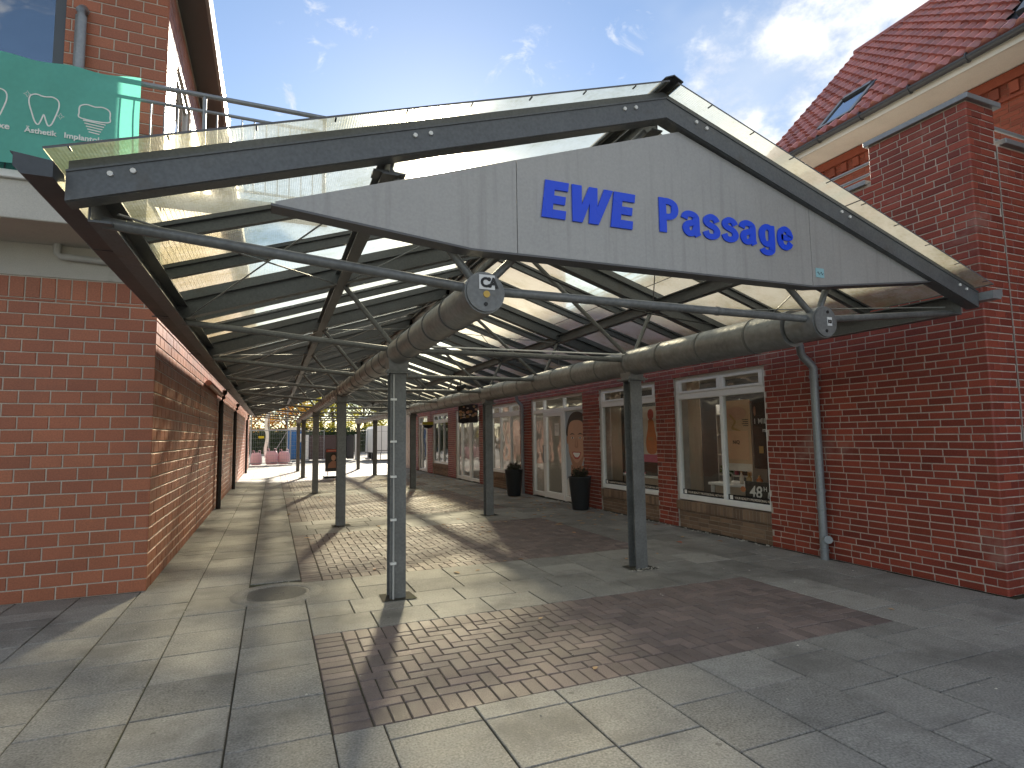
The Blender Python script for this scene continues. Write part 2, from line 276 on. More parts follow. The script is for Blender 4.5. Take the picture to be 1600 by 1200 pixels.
# ------------------------------------------------------------------ mesh helpers
class MB:
    def __init__(s): s.v = []; s.f = []; s.sm = []; s.mi = []
    def add(s, vs, fs, smooth=False, mi=0):
        o = len(s.v); s.v += [tuple(p) for p in vs]
        for f in fs: s.f.append(tuple(i+o for i in f)); s.sm.append(smooth); s.mi.append(mi)
        return s
    def box(s, x0, x1, y0, y1, z0, z1, mi=0):
        return s.add([(x0, y0, z0), (x1, y0, z0), (x1, y1, z0), (x0, y1, z0), (x0, y0, z1), (x1, y0, z1), (x1, y1, z1), (x0, y1, z1)],
                     [(3, 2, 1, 0), (4, 5, 6, 7), (0, 1, 5, 4), (1, 2, 6, 5), (2, 3, 7, 6), (3, 0, 4, 7)], False, mi)
    def cbox(s, x0, x1, y0, y1, z0, z1, c=.01):
        """box whose top and bottom edges and corners are chamfered"""
        def ring(z, i): return [(x0+i, y0+c, z), (x0+c, y0+i, z), (x1-c, y0+i, z), (x1-i, y0+c, z), (x1-i, y1-c, z), (x1-c, y1-i, z), (x0+c, y1-i, z), (x0+i, y1-c, z)]
        vs = ring(z0, c) + ring(z0+c, 0) + ring(z1-c, 0) + ring(z1, c); fs = [tuple(range(7, -1, -1)), tuple(range(24, 32))]
        for r in range(3):
            for k in range(8): fs.append((r*8+k, r*8+(k+1) % 8, r*8+8+(k+1) % 8, r*8+8+k))
        return s.add(vs, fs)
    def obox(s, p, q, a, b):
        """bar from p to q with half-extent vectors a and b"""
        p, q, a, b = map(Vector, (p, q, a, b))
        vs = [p-a-b, p+a-b, p+a+b, p-a+b, q-a-b, q+a-b, q+a+b, q-a+b]
        return s.add(vs, [(3, 2, 1, 0), (4, 5, 6, 7), (0, 1, 5, 4), (1, 2, 6, 5), (2, 3, 7, 6), (3, 0, 4, 7)])
    def tube(s, p, q, r, n=10, r2=None, caps=True):
        p, q = Vector(p), Vector(q); d = (q-p).normalized(); r2 = r if r2 is None else r2
        a = d.cross(Vector((0, 0, 1)) if abs(d.z) < .9 else Vector((1, 0, 0))).normalized(); b = d.cross(a)
        vs = []
        for c, rr in ((p, r), (q, r2)):
            for k in range(n):
                t = 2*math.pi*k/n; vs.append(c+a*math.cos(t)*rr+b*math.sin(t)*rr)
        s.add(vs, [(k, k+n, (k+1) % n+n, (k+1) % n) for k in range(n)], True)
        if caps: s.add(vs, [tuple(range(n)), tuple(range(2*n-1, n-1, -1))])
        return s
    def path(s, pts, r, n=10):
        for a, b in zip(pts, pts[1:]): s.tube(a, b, r, n)
        return s
    def sweep(s, pts, r, n=8):
        """one continuous tube along pts"""
        pts = [Vector(p) for p in pts]; vs = []
        for i, p in enumerate(pts):
            d = (pts[min(i+1, len(pts)-1)]-pts[max(i-1, 0)]).normalized()
            a = d.cross(Vector((0, 0, 1)) if abs(d.z) < .95 else Vector((1, 0, 0))).normalized(); b = d.cross(a)
            for k in range(n):
                t = 2*math.pi*k/n; vs.append(p+a*math.cos(t)*r+b*math.sin(t)*r)
        fs = []
        for i in range(len(pts)-1):
            for k in range(n): fs.append((i*n+k, (i+1)*n+k, (i+1)*n+(k+1) % n, i*n+(k+1) % n))
        s.add(vs, fs, True); s.add(vs, [tuple(range(n)), tuple(range(len(vs)-1, len(vs)-n-1, -1))]); return s
    def prism(s, pts, fn, d0, d1, mi=0):
        """polygon pts (2-D) extruded from d0 to d1; fn(u,v,d) -> xyz"""
        n = len(pts); vs = [fn(u, v, d0) for u, v in pts]+[fn(u, v, d1) for u, v in pts]
        return s.add(vs, [tuple(range(n)), tuple(range(2*n-1, n-1, -1))]+[(k, k+n, (k+1) % n+n, (k+1) % n) for k in range(n)], False, mi)
    def lathe(s, c, prof, n=24):
        vs = []
        for r, z in prof:
            for k in range(n): t = 2*math.pi*k/n; vs.append((c[0]+r*math.cos(t), c[1]+r*math.sin(t), c[2]+z))
        fs = []
        for i in range(len(prof)-1):
            for k in range(n): fs.append((i*n+k, i*n+(k+1) % n, (i+1)*n+(k+1) % n, (i+1)*n+k))
        return s.add(vs, fs, True)
    def mesh(s, name):
        me = bpy.data.meshes.new(name); me.from_pydata(s.v, [], s.f)
        me.polygons.foreach_set('use_smooth', s.sm); me.polygons.foreach_set('material_index', s.mi); me.update(); return me
    def build(s, name, mt, parent=None, loc=None, **kw):
        return obj(name, s.mesh(name), mt, parent, loc, **kw)
WORG = {}
def obj(name, me, mt, parent=None, loc=None, label=None, cat=None, group=None, kind=None):
    if mt is not None and me is not None and not me.materials:
        for x in (mt if isinstance(mt, (list, tuple)) else [mt]): me.materials.append(MATS[x])
    o = bpy.data.objects.new(name, me); C.objects.link(o)
    l = Vector(loc) if loc is not None else Vector((0, 0, 0)); WORG[o.name] = l
    if parent: o.parent = parent; o.location = l-WORG[parent.name]
    else: o.location = l
    if label: o['label'] = label
    if cat: o['category'] = cat
    if group: o['group'] = group
    if kind: o['kind'] = kind
    return o
def thing(name, loc, label, cat, group=None): return obj(name, None, None, None, loc, label, cat, group)
def bar(mb, p, q, h, w, t=.012, up=None):
    """rolled I section from p to q, p/q on its centre line"""
    p, q = Vector(p), Vector(q); d = (q-p).normalized(); up = Vector(up) if up else Vector((0, 0, 1)); sd = d.cross(up).normalized(); up = sd.cross(d)
    mb.obox(p+up*(h/2-t/2), q+up*(h/2-t/2), sd*w/2, up*t/2); mb.obox(p-up*(h/2-t/2), q-up*(h/2-t/2), sd*w/2, up*t/2)
    mb.obox(p, q, sd*t/2, up*(h/2-t)); return mb
def textmesh(body, size, bold=0., ext=.002, space=1., align='LEFT'):
    cu = bpy.data.curves.new('text', 'FONT'); cu.body = body; cu.size = size; cu.offset = bold; cu.extrude = ext; cu.space_character = space
    cu.align_x = align; cu.resolution_u = 4
    o = bpy.data.objects.new('text', cu); C.objects.link(o)
    dg = bpy.context.evaluated_depsgraph_get(); me = bpy.data.meshes.new_from_object(o.evaluated_get(dg))
    bpy.data.objects.remove(o); bpy.data.curves.remove(cu); return me
def place_text(name, body, size, org, ux, mt, parent, bold=0., ext=.002, space=1., align='LEFT', shear=0, sx=1.):
    """lettering standing upright: origin org, reading direction ux, up = Z"""
    me = textmesh(body, size, bold, ext, space, align); ux = Vector(ux); uz = Vector((0, 0, 1)); n = ux.cross(uz)
    for v in me.vertices:
        x, y, z = v.co; v.co = Vector(org)+ux*(x*sx+y*shear)+uz*y+n*(z+ext)
    me.materials.clear(); return obj(name, me, mt, parent)

# ------------------------------------------------------------------ brickwork helper
class Bricks:
    """collects bricks; the nearest ones become objects, the rest one joined part"""
    def __init__(s): s.items = []
    def add(s, c, u, hu, v, hv, n, depth=.02): s.items.append((Vector(c), Vector(u), hu, Vector(v), hv, Vector(n), depth))
    @staticmethod
    def geo(mb, c, u, hu, v, hv, n, d, ch=.004):
        vs = []
        for k, off in ((-ch, 0), (0, -ch), (0, -d)):
            for a, b in ((-1, -1), (1, -1), (1, 1), (-1, 1)): vs.append(c+u*(a*(hu+k))+v*(b*(hv+k))+n*off)
        fs = [(0, 1, 2, 3)]
        if u.cross(v).dot(n) < 0: fs = [(3, 2, 1, 0)]
        for r in (0, 1):
            for k in range(4):
                f = (r*4+k, r*4+4+k, r*4+4+(k+1) % 4, r*4+(k+1) % 4); fs.append(f if len(fs[0]) and u.cross(v).dot(n) > 0 else f[::-1])
        mb.add(vs, fs)
    def build(s, parent, name, mt, limit, jit=.0012, cull=None, rest_name=None):
        its = []
        for it in s.items:
            if inframe(it[0]): its.append(((it[0]-CAMP).length, it))
            else: its.append((1e9, it))
        its.sort(key=lambda a: a[0])
        near = [i for d, i in its[:limit] if d < 1e8]; rest = [i for d, i in its[len(near):]]
        cache = {}
        for c, u, hu, v, hv, n, d in near:
            key = (round(hu, 3), round(hv, 3), tuple(round(x) for x in u), tuple(round(x, 2) for x in n), random.randrange(3))
            if key not in cache:
                mb = MB(); Bricks.geo(mb, Vector((0, 0, 0)), u, hu, v, hv, n, d); cache[key] = mb.mesh(name); cache[key].materials.append(MATS[mt])
            o = obj(name, cache[key], None, parent, c+n*random.uniform(-jit, jit)+v*random.uniform(-.0008, .0008))
            ang = random.uniform(-.004, .004); o.rotation_euler = Matrix.Rotation(ang, 3, n).to_euler()
        if rest:
            mb = MB()
            for c, u, hu, v, hv, n, d in rest: Bricks.geo(mb, c+n*random.uniform(-jit, jit), u, hu, v, hv, n, d)
            mb.build(rest_name or (name+'work'), mt, parent, kind='stuff')
def runbond(B, org, u, n, length, z0, z1, bl, bh, j, holes=(), half=.5, wild=0., depth=.02, off0=0., start=(0, 0)):
    """running bond on a wall face: org at u=0; holes are (u0,u1,z0,z1)"""
    row = 0; z = z0; v = Vector((0, 0, 1)); u = Vector(u)
    while z < z1-.01:
        h = min(bh, z1-z); x = -((row % 2)*half+off0)*(bl+j)
        if wild: x = start[row % 2]-random.choice((0, .5, .5, .3))*bl
        while x < length:
            ln = bl
            if wild and random.random() < .16: ln = (bl-j)/2
            a, b = max(x, start[row % 2]), min(x+ln, length)
            x += ln+j
            segs = [(a, b)]
            for h0, h1, hz0, hz1 in holes:
                if z+h*.5 > hz0 and z+h*.5 < hz1:
                    ns = []
                    for a, b in segs:
                        if b <= h0 or a >= h1: ns.append((a, b)); continue
                        if a < h0: ns.append((a, h0))
                        if b > h1: ns.append((h1, b))
                    segs = ns
            for a, b in segs:
                if b-a < .025: continue
                B.add(Vector(org)+u*((a+b)/2)+v*(z+h/2), u, (b-a)/2, v, h/2-.0, n, depth)
        z += bh+j; row += 1
X1, Y1, Z1 = Vector((1, 0, 0)), Vector((0, 1, 0)), Vector((0, 0, 1))

# ================================================================== GROUND
g = MB(); g.add([(-300, -300, -.06), (300, -300, -.06), (300, 400, -.06), (-300, 400, -.06)], [(0, 1, 2, 3)])
g.build('ground', 'ground', kind='structure')
pv = MB(); pv.add([(-12, -6, -.010), (16, -6, -.010), (16, 34, -.010), (-12, 34, -.010)], [(0, 1, 2, 3)])
pave = pv.build('pavement', 'joint_sand', kind='structure')
FX0, FX1 = .3155, 4.57
FIELDS = [(3.2, 4.8), (6.57, 9.75), (11.3, 16.0), (17.8, 22.8), (24.6, 27.8)]
MH = (.075, 6.23)
slabs = []
def slab(x0, x1, y0, y1):
    if x1-x0 < .04 or y1-y0 < .04: return
    slabs.append((x0+.003, x1-.003, y0+.003, y1-.003))
def lane(x0, x1, y0, y1, s=.5, ph=None):
    """slabs one behind the other along Y with staggered cross joints"""
    y = y0-(random.choice((0, .25)) + random.uniform(-.03, .03) if ph is None else ph)
    while y < y1:
        a, b = max(y, y0), min(y+s, y1); y += s
        if random.random() < .05 and b-a > .45: m = (a+b)/2; slab(x0, x1, a, m); slab(x0, x1, m, b)
        else: slab(x0, x1, a, b)
def cross(x0, x1, y0, y1, s=.5):
    """slab rows along X (the bands at the column lines)"""
    x = x0-random.choice((0, .25, .13))
    while x < x1:
        slab(max(x, x0), min(x+s, x1), y0, y1); x += s
xs = FX0
while xs > -9: lane(xs-.5, xs, -3.0, 34 if xs > -.7 else 6.9); xs -= .5
xs = FX1
while xs < 13: lane(xs, xs+.5, -3.0, 33.9 if xs < 5.9 else 3.14); xs += .5
xs = FX1
while xs > FX0+.01:
    lane(max(xs-.5, FX0), xs, -3.0, 3.2); lane(max(xs-.5, FX0), xs, 27.8, 33.9); xs -= .5
prev = None
for i, (a, b) in enumerate(FIELDS):
    if i:
        y0 = FIELDS[i-1][1]; n = round((a-y0)/.46)
        for k in range(n): cross(FX0, FX1, y0+(a-y0)*k/n, y0+(a-y0)*(k+1)/n)
def slabgeo(mb, x0, x1, y0, y1, z, tilt=(0, 0), c=.004):
    def zz(x, y): return z+(x-(x0+x1)/2)*tilt[0]+(y-(y0+y1)/2)*tilt[1]
    vs = []
    for i, dz in ((c, 0), (0, -c), (0, -.04)):
        for x, y in ((x0+i, y0+i), (x1-i, y0+i), (x1-i, y1-i), (x0+i, y1-i)): vs.append((x, y, zz(x, y)+dz))
    fs = [(0, 1, 2, 3)]
    for r in (0, 1):
        for k in range(4): fs.append((r*4+k, r*4+4+k, r*4+4+(k+1) % 4, r*4+(k+1) % 4))
    mb.add(vs, fs)
keep = []
for s in slabs:
    x0, x1, y0, y1 = s; cx, cy = (x0+x1)/2, (y0+y1)/2
    dx, dy = max(abs(cx-MH[0])-(x1-x0)/2, 0), max(abs(cy-MH[1])-(y1-y0)/2, 0)
    if math.hypot(cx-MH[0], cy-MH[1]) < .34: continue
    d = (Vector((cx, cy, 0))-CAMP).length if inframe((cx, cy, 0), 60) else 1e9
    keep.append((d, s))
keep.sort(key=lambda a: a[0])
rest = MB(); cache = {}
for i, (d, (x0, x1, y0, y1)) in enumerate(keep):
    z = random.uniform(-.002, .002); tl = (random.uniform(-.004, .004), random.uniform(-.004, .004))
    if i < 300 and d < 1e8:
        key = (round(x1-x0, 2), round(y1-y0, 2), random.randrange(4))
        if key not in cache:
            mb = MB(); slabgeo(mb, -key[0]/2, key[0]/2, -key[1]/2, key[1]/2, 0, tl); cache[key] = mb.mesh('paving_slab'); cache[key].materials.append(MATS['slab'])
        obj('paving_slab', cache[key], None, pave, ((x0+x1)/2, (y0+y1)/2, z))
    else: slabgeo(rest, x0, x1, y0, y1, z, tl)
rest.build('slab_paving', 'slab', pave, kind='stuff')
# herringbone brick fields with a soldier border
for fi, (ya, yb) in enumerate(FIELDS):
    fb = MB(); fb.add([(FX0, ya, -.008), (FX1, ya, -.008), (FX1, yb, -.008), (FX0, yb, -.008)], [(0, 1, 2, 3)])
    field = fb.build('brick_paving', 'joint_sand', kind='structure')
    bl = []; a = .1; u0, u1, v0, v1 = FX0+.21, FX1-.21, ya+.21, yb-.21
    n = round((yb-ya)/.1); st = (yb-ya)/n
    for k in range(n):
        bl.append((FX0+.004, FX0+.203, ya+k*st+.003, ya+(k+1)*st-.003)); bl.append((FX1-.203, FX1-.004, ya+k*st+.003, ya+(k+1)*st-.003))
    n = round((FX1-FX0-.42)/.1); st = (FX1-FX0-.42)/n
    for k in range(n):
        bl.append((u0+k*st+.003, u0+(k+1)*st-.003, ya+.004, ya+.203)); bl.append((u0+k*st+.003, u0+(k+1)*st-.003, yb-.203, yb-.004))
    I, J = int((u1-u0)/a)+2, int((v1-v0)/a)+2
    for i in range(-2, I):
        for j in range(-2, J):
            s = (i-j) % 4
            if s == 0: r = (i, i+2, j, j+1)
            elif s == 3: r = (i, i+1, j, j+2)
            else: continue
            x0, x1, y0, y1 = max(u0+r[0]*a, u0), min(u0+r[1]*a, u1), max(v0+r[2]*a, v0), min(v0+r[3]*a, v1)
            if x1-x0 > .02 and y1-y0 > .02: bl.append((x0+.0035, x1-.0035, y0+.0035, y1-.0035))
    bl.sort(key=lambda b: (Vector(((b[0]+b[1])/2, (b[2]+b[3])/2, 0))-CAMP).length)
    rest = MB(); cache = {}
    for i, (x0, x1, y0, y1) in enumerate(bl):
        z = random.uniform(-.0025, .0015)-.001; tl = (random.uniform(-.012, .012), random.uniform(-.012, .012))
        if fi == 0 and i < 300:
            key = (round(x1-x0, 3), round(y1-y0, 3), random.randrange(3))
            if key not in cache:
                mb = MB(); slabgeo(mb, -key[0]/2, key[0]/2, -key[1]/2, key[1]/2, 0, tl, .005); cache[key] = mb.mesh('paving_brick'); cache[key].materials.append(MATS['paver'])
            obj('paving_brick', cache[key], None, field, ((x0+x1)/2, (y0+y1)/2, z))
        else: slabgeo(rest, x0, x1, y0, y1, z, tl, .005)
    rest.build('herringbone_bricks', 'paver', field, kind='stuff')
# manhole cover
mh = thing('manhole_cover', (*MH, 0), 'round cast iron manhole cover with pale concrete ring in the slab paving', 'manhole')
MB().lathe((*MH, 0), [(.30, -.03), (.30, .001), (.305, .003), (.42, .002), (.43, -.004), (.43, -.03)], 40).build('concrete_ring', 'slab', mh)
cv = MB(); cv.lathe((*MH, 0), [(.0, .0), (.285, .0), (.295, -.004), (.295, -.03)], 40)
cvo = cv.build('cover', 'iron', mh)
rb = MB()
for k in range(-13, 14):
    y = k*.02; hw = math.sqrt(max(.27**2-y*y, 0)); 
    if hw > .03: rb.obox((MH[0]-hw*.7-y*.7, MH[1]+y*.7-hw*.7, .001), (MH[0]+hw*.7-y*.7, MH[1]+y*.7+hw*.7, .001), (.0035, -.0035, 0), (0, 0, .002))
rb.build('tread_ribs', 'iron', cvo)
MB().box(MH[0]-.02, MH[0]+.06, MH[1]-.012, MH[1]+.012, .0005, .0042).build('lifting_slot', 'print_black', cvo)

# ================================================================== LEFT BUILDING
LB = thing('brick_building', (-1.14, 6.9, 0), 'large orange-red brick building on the left with concrete balcony and long side wall', 'building')
WX, WY = -1.14, 6.9; ZT = 6.7; WL = 9.0
core = MB(); e = .007
ox0, ox1, oz0, oz1 = -4.2, -2.06, 4.0, 6.35
core.box(-WL, ox0, WY+e, WY+.3, 0, ZT); core.box(ox1, WX-e, WY+e, WY+.3, 0, ZT); core.box(ox0, ox1, WY+e, WY+.3, 0, oz0); core.box(ox0, ox1, WY+e, WY+.3, oz1, ZT)
sy0, sy1 = 7.5, 8.7
core.box(WX-.3, WX-e, WY+.3, sy0, 0, ZT); core.box(WX-.3, WX-e, sy0, sy1, 0, 4.7); core.box(WX-.3, WX-e, sy0, sy1, 6.0, ZT); core.box(WX-.3, WX-e, sy1, 34, 0, ZT)
core.box(-WL, WX-.3, 33.7, 34, 0, ZT); core.box(-WL, -WL+.3, WY+.3, 33.7, 0, ZT)
wall = core.build('wall', 'mortar_left', LB)
B = Bricks()
runbond(B, (WX, WY, .0), -X1, -Y1, 7.2, .005, 2.905, .238, .113, .012)
x = WX
while x > -8.3:
    B.add((x-.0565, WY, 3.013), X1, .0565, Z1, .1, -Y1); x -= .125
runbond(B, (WX, WY, 0), -X1, -Y1, 7.2, 3.87, 6.6, .238, .113, .012, holes=[(WX*-1+0 if 0 else -(ox1-WX), -(ox0-WX), oz0, oz1)])
runbond(B, (WX, WY, 0), Y1, X1, 27, .005, 6.6, .238, .113, .012, holes=[(sy0-WY, sy1-WY, 4.7, 6.0), (4.10, 4.13, 0, 3)])
B.build(wall, 'brick', 'brick_left', 300)
jb = MB(); jb.box(WX-.006, WX+.001, WY+4.10, WY+4.13, 0, 2.8); jb.build('expansion_joint', 'rubber_black', LB)
MB().cbox(-WL, WX+.004, WY-.008, WY+.2, 3.125, 3.452, .004).build('lintel_beam', 'concrete', LB)
sl = MB(); sl.cbox(-WL, WX+.002, 6.15, WY+.02, 3.45, 3.80, .008); slab_o = sl.build('balcony_slab', 'concrete', LB)
MB().cbox(-WL, WX+.02, 6.11, WY+.05, 3.80, 3.87, .006).build('balcony_coping', 'white_panel', slab_o)
# terrace railing on the slab edge, carried on over the passage on a steel edge beam
rl = MB(); RY = 6.10; RX1 = .46
rl.tube((-WL, RY, 4.86), (RX1, RY, 4.86), .024); railing = rl.build('railing', 'zinc', LB)
MB().tube((-WL, RY, 4.70), (RX1, RY, 4.70), .016).build('middle_rail', 'zinc', railing)
MB().tube((-WL, RY, 3.95), (RX1, RY, 3.95), .014).build('lower_rail', 'zinc', railing)
MB().box(WX+.03, RX1+.02, 6.05, 6.15, 3.70, 3.85).build('edge_beam', 'steel_beam', LB)
bal = MB(); bal.tube((0, 0, 3.95), (0, 0, 4.70), .007, 6); balm = bal.mesh('baluster'); balm.materials.append(MATS['zinc'])
x = RX1-.02; k = 0
while x > -3.6:
    if k % 10 == 0: MB().tube((x, RY, 3.80), (x, RY, 4.85), .018, 8).build('post', 'zinc', railing)
    else: obj('baluster', balm, None, railing, (x, RY, 0))
    x -= .112; k += 1
# upper window, downpipe, soffit pipe, eave
wn = MB()
for a in ((ox0, ox1, oz1-.14, oz1), (ox0, ox1, oz0, oz0+.07), (ox0, ox0+.07, oz0+.07, oz1-.14), (ox1-.10, ox1, oz0+.07, oz1-.14), (-3.2, -3.12, oz0+.07, oz1-.14)): wn.cbox(a[0], a[1], 6.93, 7.0, a[2], a[3], .005)
wino = wn.build('window', 'frame_dark', LB)
MB().box(ox0+.06, ox1-.09, 6.965, 6.975, oz0+.06, oz1-.13).build('pane', 'house_glass', wino)
MB().box(ox0-.2, ox1+.2, 7.5, 7.6, oz0-.2, oz1+.2).build('curtain', 'poster_blue', wino)
dp = MB(); dp.sweep([(-1.91, 7.0, 5.97), (-1.91, 6.87, 5.97), (-1.91, 6.83, 5.93), (-1.91, 6.83, 5.86), (-1.91, 6.83, 3.88)], .05, 12)
dp.build('downpipe', 'zinc', LB)
pp_ = MB(); pp_.sweep([(-2.0, 6.84, 3.45), (-2.0, 6.84, 3.36), (-1.97, 6.84, 3.33), (-1.5, 6.84, 3.31), (-1.25, 6.84, 3.30)], .033, 12); pp_.build('soffit_pipe', 'grey_pvc', LB)
sw = MB()
for a in ((sy0, sy1, 5.92, 6.0), (sy0, sy1, 4.7, 4.78), (sy0, sy0+.07, 4.78, 5.92), (sy1-.07, sy1, 4.78, 5.92)): sw.cbox(WX-.09, WX-.03, a[0], a[1], a[2], a[3], .005)
swo = sw.build('side_window', 'white_pvc', LB); MB().box(WX-.065, WX-.055, sy0+.06, sy1-.06, 4.77, 5.93).build('pane', 'house_glass', swo)
MB().box(WX-.25, WX-.2, sy0-.1, sy1+.1, 4.6, 6.1).build('blind', 'white_panel', swo)
ev = MB(); ev.box(-WL-.3, WX+.30, WY-.45, 34.3, ZT, ZT+.20); ev.build('flat_roof', 'frame_dark', LB)
MB().box(WX+.30, WX+.34, WY-.49, 34.3, ZT-.03, ZT+.25).build('eave_trim', 'zinc', LB)
# banner
bn = thing('banner', (-2.6, 6.05, 3.88), 'teal dental practice banner tied to the balcony railing', 'banner')
def by(x, z): return 6.045+.010*math.sin(x*5.1+z*2)+.006*math.sin(z*9+x*3)+.004*math.sin(x*17-z*11)
mb = MB(); nx, nz = 60, 18; bx0, bx1 = -4.4, -1.205
vs = []
for i in range(nx+1):
    for j in range(nz+1):
        u, v = i/nx, j/nz; x = bx0+(bx1-bx0)*u; top = 4.885-.03*math.sin(u*math.pi*6)**2*(1-.3*u); bot = 3.90
        z = bot+(top-bot)*v; vs.append((x, by(x, z), z))
mb.add(vs, [(i*(nz+1)+j, (i+1)*(nz+1)+j, (i+1)*(nz+1)+j+1, i*(nz+1)+j+1) for i in range(nx) for j in range(nz)], True)
mb.build('cloth', 'banner_teal', bn)
def ribbon(pts, wd, closed=True):
    m = MB(); n = len(pts); vs = []
    for i, (x, z) in enumerate(pts):
        a = Vector(pts[(i+1) % n] if closed else pts[min(i+1, n-1)]); b = Vector(pts[i-1] if closed else pts[max(i-1, 0)]); t = (a-b).normalized(); nn = Vector((-t.y, t.x))
        for s in (-1, 1): vs.append((x+nn.x*s*wd, by(x, z)-.004, z+nn.y*s*wd))
    R = n if closed else n-1
    m.add(vs, [(2*i, 2*i+1, 2*((i+1) % n)+1, 2*((i+1) % n)) for i in range(R)]); return m
def smooth(pts, n=4, closed=True):
    out = []; m = len(pts)
    for i in range(m if closed else m-1):
        p0, p1, p2, p3 = [Vector(pts[(i+k) % m]) if closed else Vector(pts[min(max(i+k, 0), m-1)]) for k in (-1, 0, 1, 2)]
        for s in range(n):
            t = s/n; out.append(tuple(.5*((2*p1)+(p2-p0)*t+(2*p0-5*p1+4*p2-p3)*t*t+(3*p1-p0-3*p2+p3)*t**3)))
    if not closed: out.append(tuple(pts[-1]))
    return out
TOOTH = [(-.10, .10), (-.06, .125), (0, .115), (.06, .125), (.10, .10), (.105, .04), (.085, -.04), (.06, -.12), (.035, -.14), (.015, -.09), (0, -.045), (-.015, -.09), (-.035, -.14), (-.06, -.12), (-.085, -.04), (-.105, .04)]
for cx in (-2.29, -1.92): ribbon(smooth([(cx+x, 4.42+z) for x, z in TOOTH]), .0055).build('tooth_emblem', 'print_white', bn)
for cx, cz in ((-1.80, 4.385), (-2.04, 4.535)):
    ribbon([(cx, cz+.03), (cx+.008, cz+.008), (cx+.03, cz), (cx+.008, cz-.008), (cx, cz-.03), (cx-.008, cz-.008), (cx-.03, cz), (cx-.008, cz+.008)], .002).build('sparkle', 'print_white', bn)
CR = [(-.11, .09), (-.06, .115), (0, .105), (.06, .115), (.11, .09), (.115, .03), (.10, -.02), (-.10, -.02), (-.115, .03)]
ribbon(smooth([(-1.55+x, 4.42+z) for x, z in CR]), .0055).build('implant_emblem', 'print_white', bn)
for k in range(5): ribbon([(-1.55-.085+.011*k, 4.385-.024*k), (-1.55+.085-.011*k, 4.375-.024*k)], .005, False).build('implant_thread', 'print_white', bn)
for txt, x, s in (('Prophylaxe', -2.50, .078), ('Ästhetik', -2.045, .066), ('Implantologie', -1.765, .070)):
    place_text('lettering', txt, s, (x, 6.045-.014, 4.19), X1, 'print_white', bn, .0016, .001)

# ================================================================== SHOP BUILDING (right)
SB = thing('shop_building', (6.1, 3.2, 0), 'dark red brick shop row on the right with white shop windows', 'building')
SX, SY, PT = 6.1, 3.2, 4.30
OPEN = [('w', 5.84, 7.75), ('w', 8.25, 10.12), ('d', 10.8, 13.45), ('w', 14.2, 16.5), ('d', 17.5, 20.05), ('w', 21.05, 23.3), ('d', 24.2, 25.85)]
ZO, ZS = 2.42, .44
core = MB(); yl = SY+e
for k, a, b in OPEN:
    core.box(SX+e, SX+.3, yl, a, 0, PT-.06); core.box(SX+e, SX+.3, a, b, ZO, PT-.06); yl = b
core.box(SX+e, SX+.3, yl, 30, 0, PT-.06)
core.box(SX+e, 6.535, SY+e, 4.19, PT-.06, 4.66); core.box(SX+.3, 6.535, SY+e, 3.5, 0, PT-.06)
core.box(6.562, 9.3, SY+e, 3.5, 0, 4.30)
core.box(SX+.3, 9.3, 29.7, 30, 0, PT); core.box(9.1, 9.3, 3.5, 29.7, 0, PT)
swall = core.build('wall', 'mortar_right', SB)
B = Bricks(); holes = [(a-SY, b-SY, 0, ZO) for k, a, b in OPEN]
BL, BH, BJ = .209, .0617, .011
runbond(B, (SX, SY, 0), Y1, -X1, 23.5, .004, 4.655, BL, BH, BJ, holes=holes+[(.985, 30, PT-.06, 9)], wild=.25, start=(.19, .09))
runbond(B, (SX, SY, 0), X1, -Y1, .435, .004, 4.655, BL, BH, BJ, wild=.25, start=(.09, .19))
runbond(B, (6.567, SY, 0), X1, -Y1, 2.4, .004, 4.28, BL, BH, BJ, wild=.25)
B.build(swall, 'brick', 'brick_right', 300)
# rounded corner bricks
cbm = MB(); z = .004; ck = 0
cm = MB()
for i in range(6):
    pass
cmms = []
for ly, lx in ((.179, .079), (.079, .179)):
    n = 5; pl = [(SX, SY+ly)]+[(SX+.018-.018*math.cos(math.pi/2*k/n), SY+.018-.018*math.sin(math.pi/2*k/n)) for k in range(n+1)]+[(SX+lx, SY)]
    back = [(SX+lx, SY+.02), (SX+.035, SY+.035), (SX+.02, SY+ly)]
    cm = MB(); m_ = len(pl); vs = [(x, y, 0) for x, y in pl]+[(x, y, BH) for x, y in pl]
    cm.add(vs, [(k, k+1, m_+k+1, m_+k) for k in range(m_-1)], False)
    full = pl+back; q = len(full); vs = [(x, y, 0) for x, y in full]+[(x, y, BH) for x, y in full]
    cm.add(vs, [tuple(range(q-1, -1, -1)), tuple(range(q, 2*q)), (m_-1, m_, q+m_, q+m_-1), (q-1, 0, q, 2*q-1)])
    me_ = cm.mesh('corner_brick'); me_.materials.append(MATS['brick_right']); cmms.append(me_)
while z < 4.6:
    obj('corner_brick', cmms[ck % 2], None, swall, (0, 0, z)); z += BH+BJ; ck += 1
MB().box(6.536, 6.561, SY+.015, SY+.2, 0, 4.28).build('expansion_joint', 'rubber_black', SB)
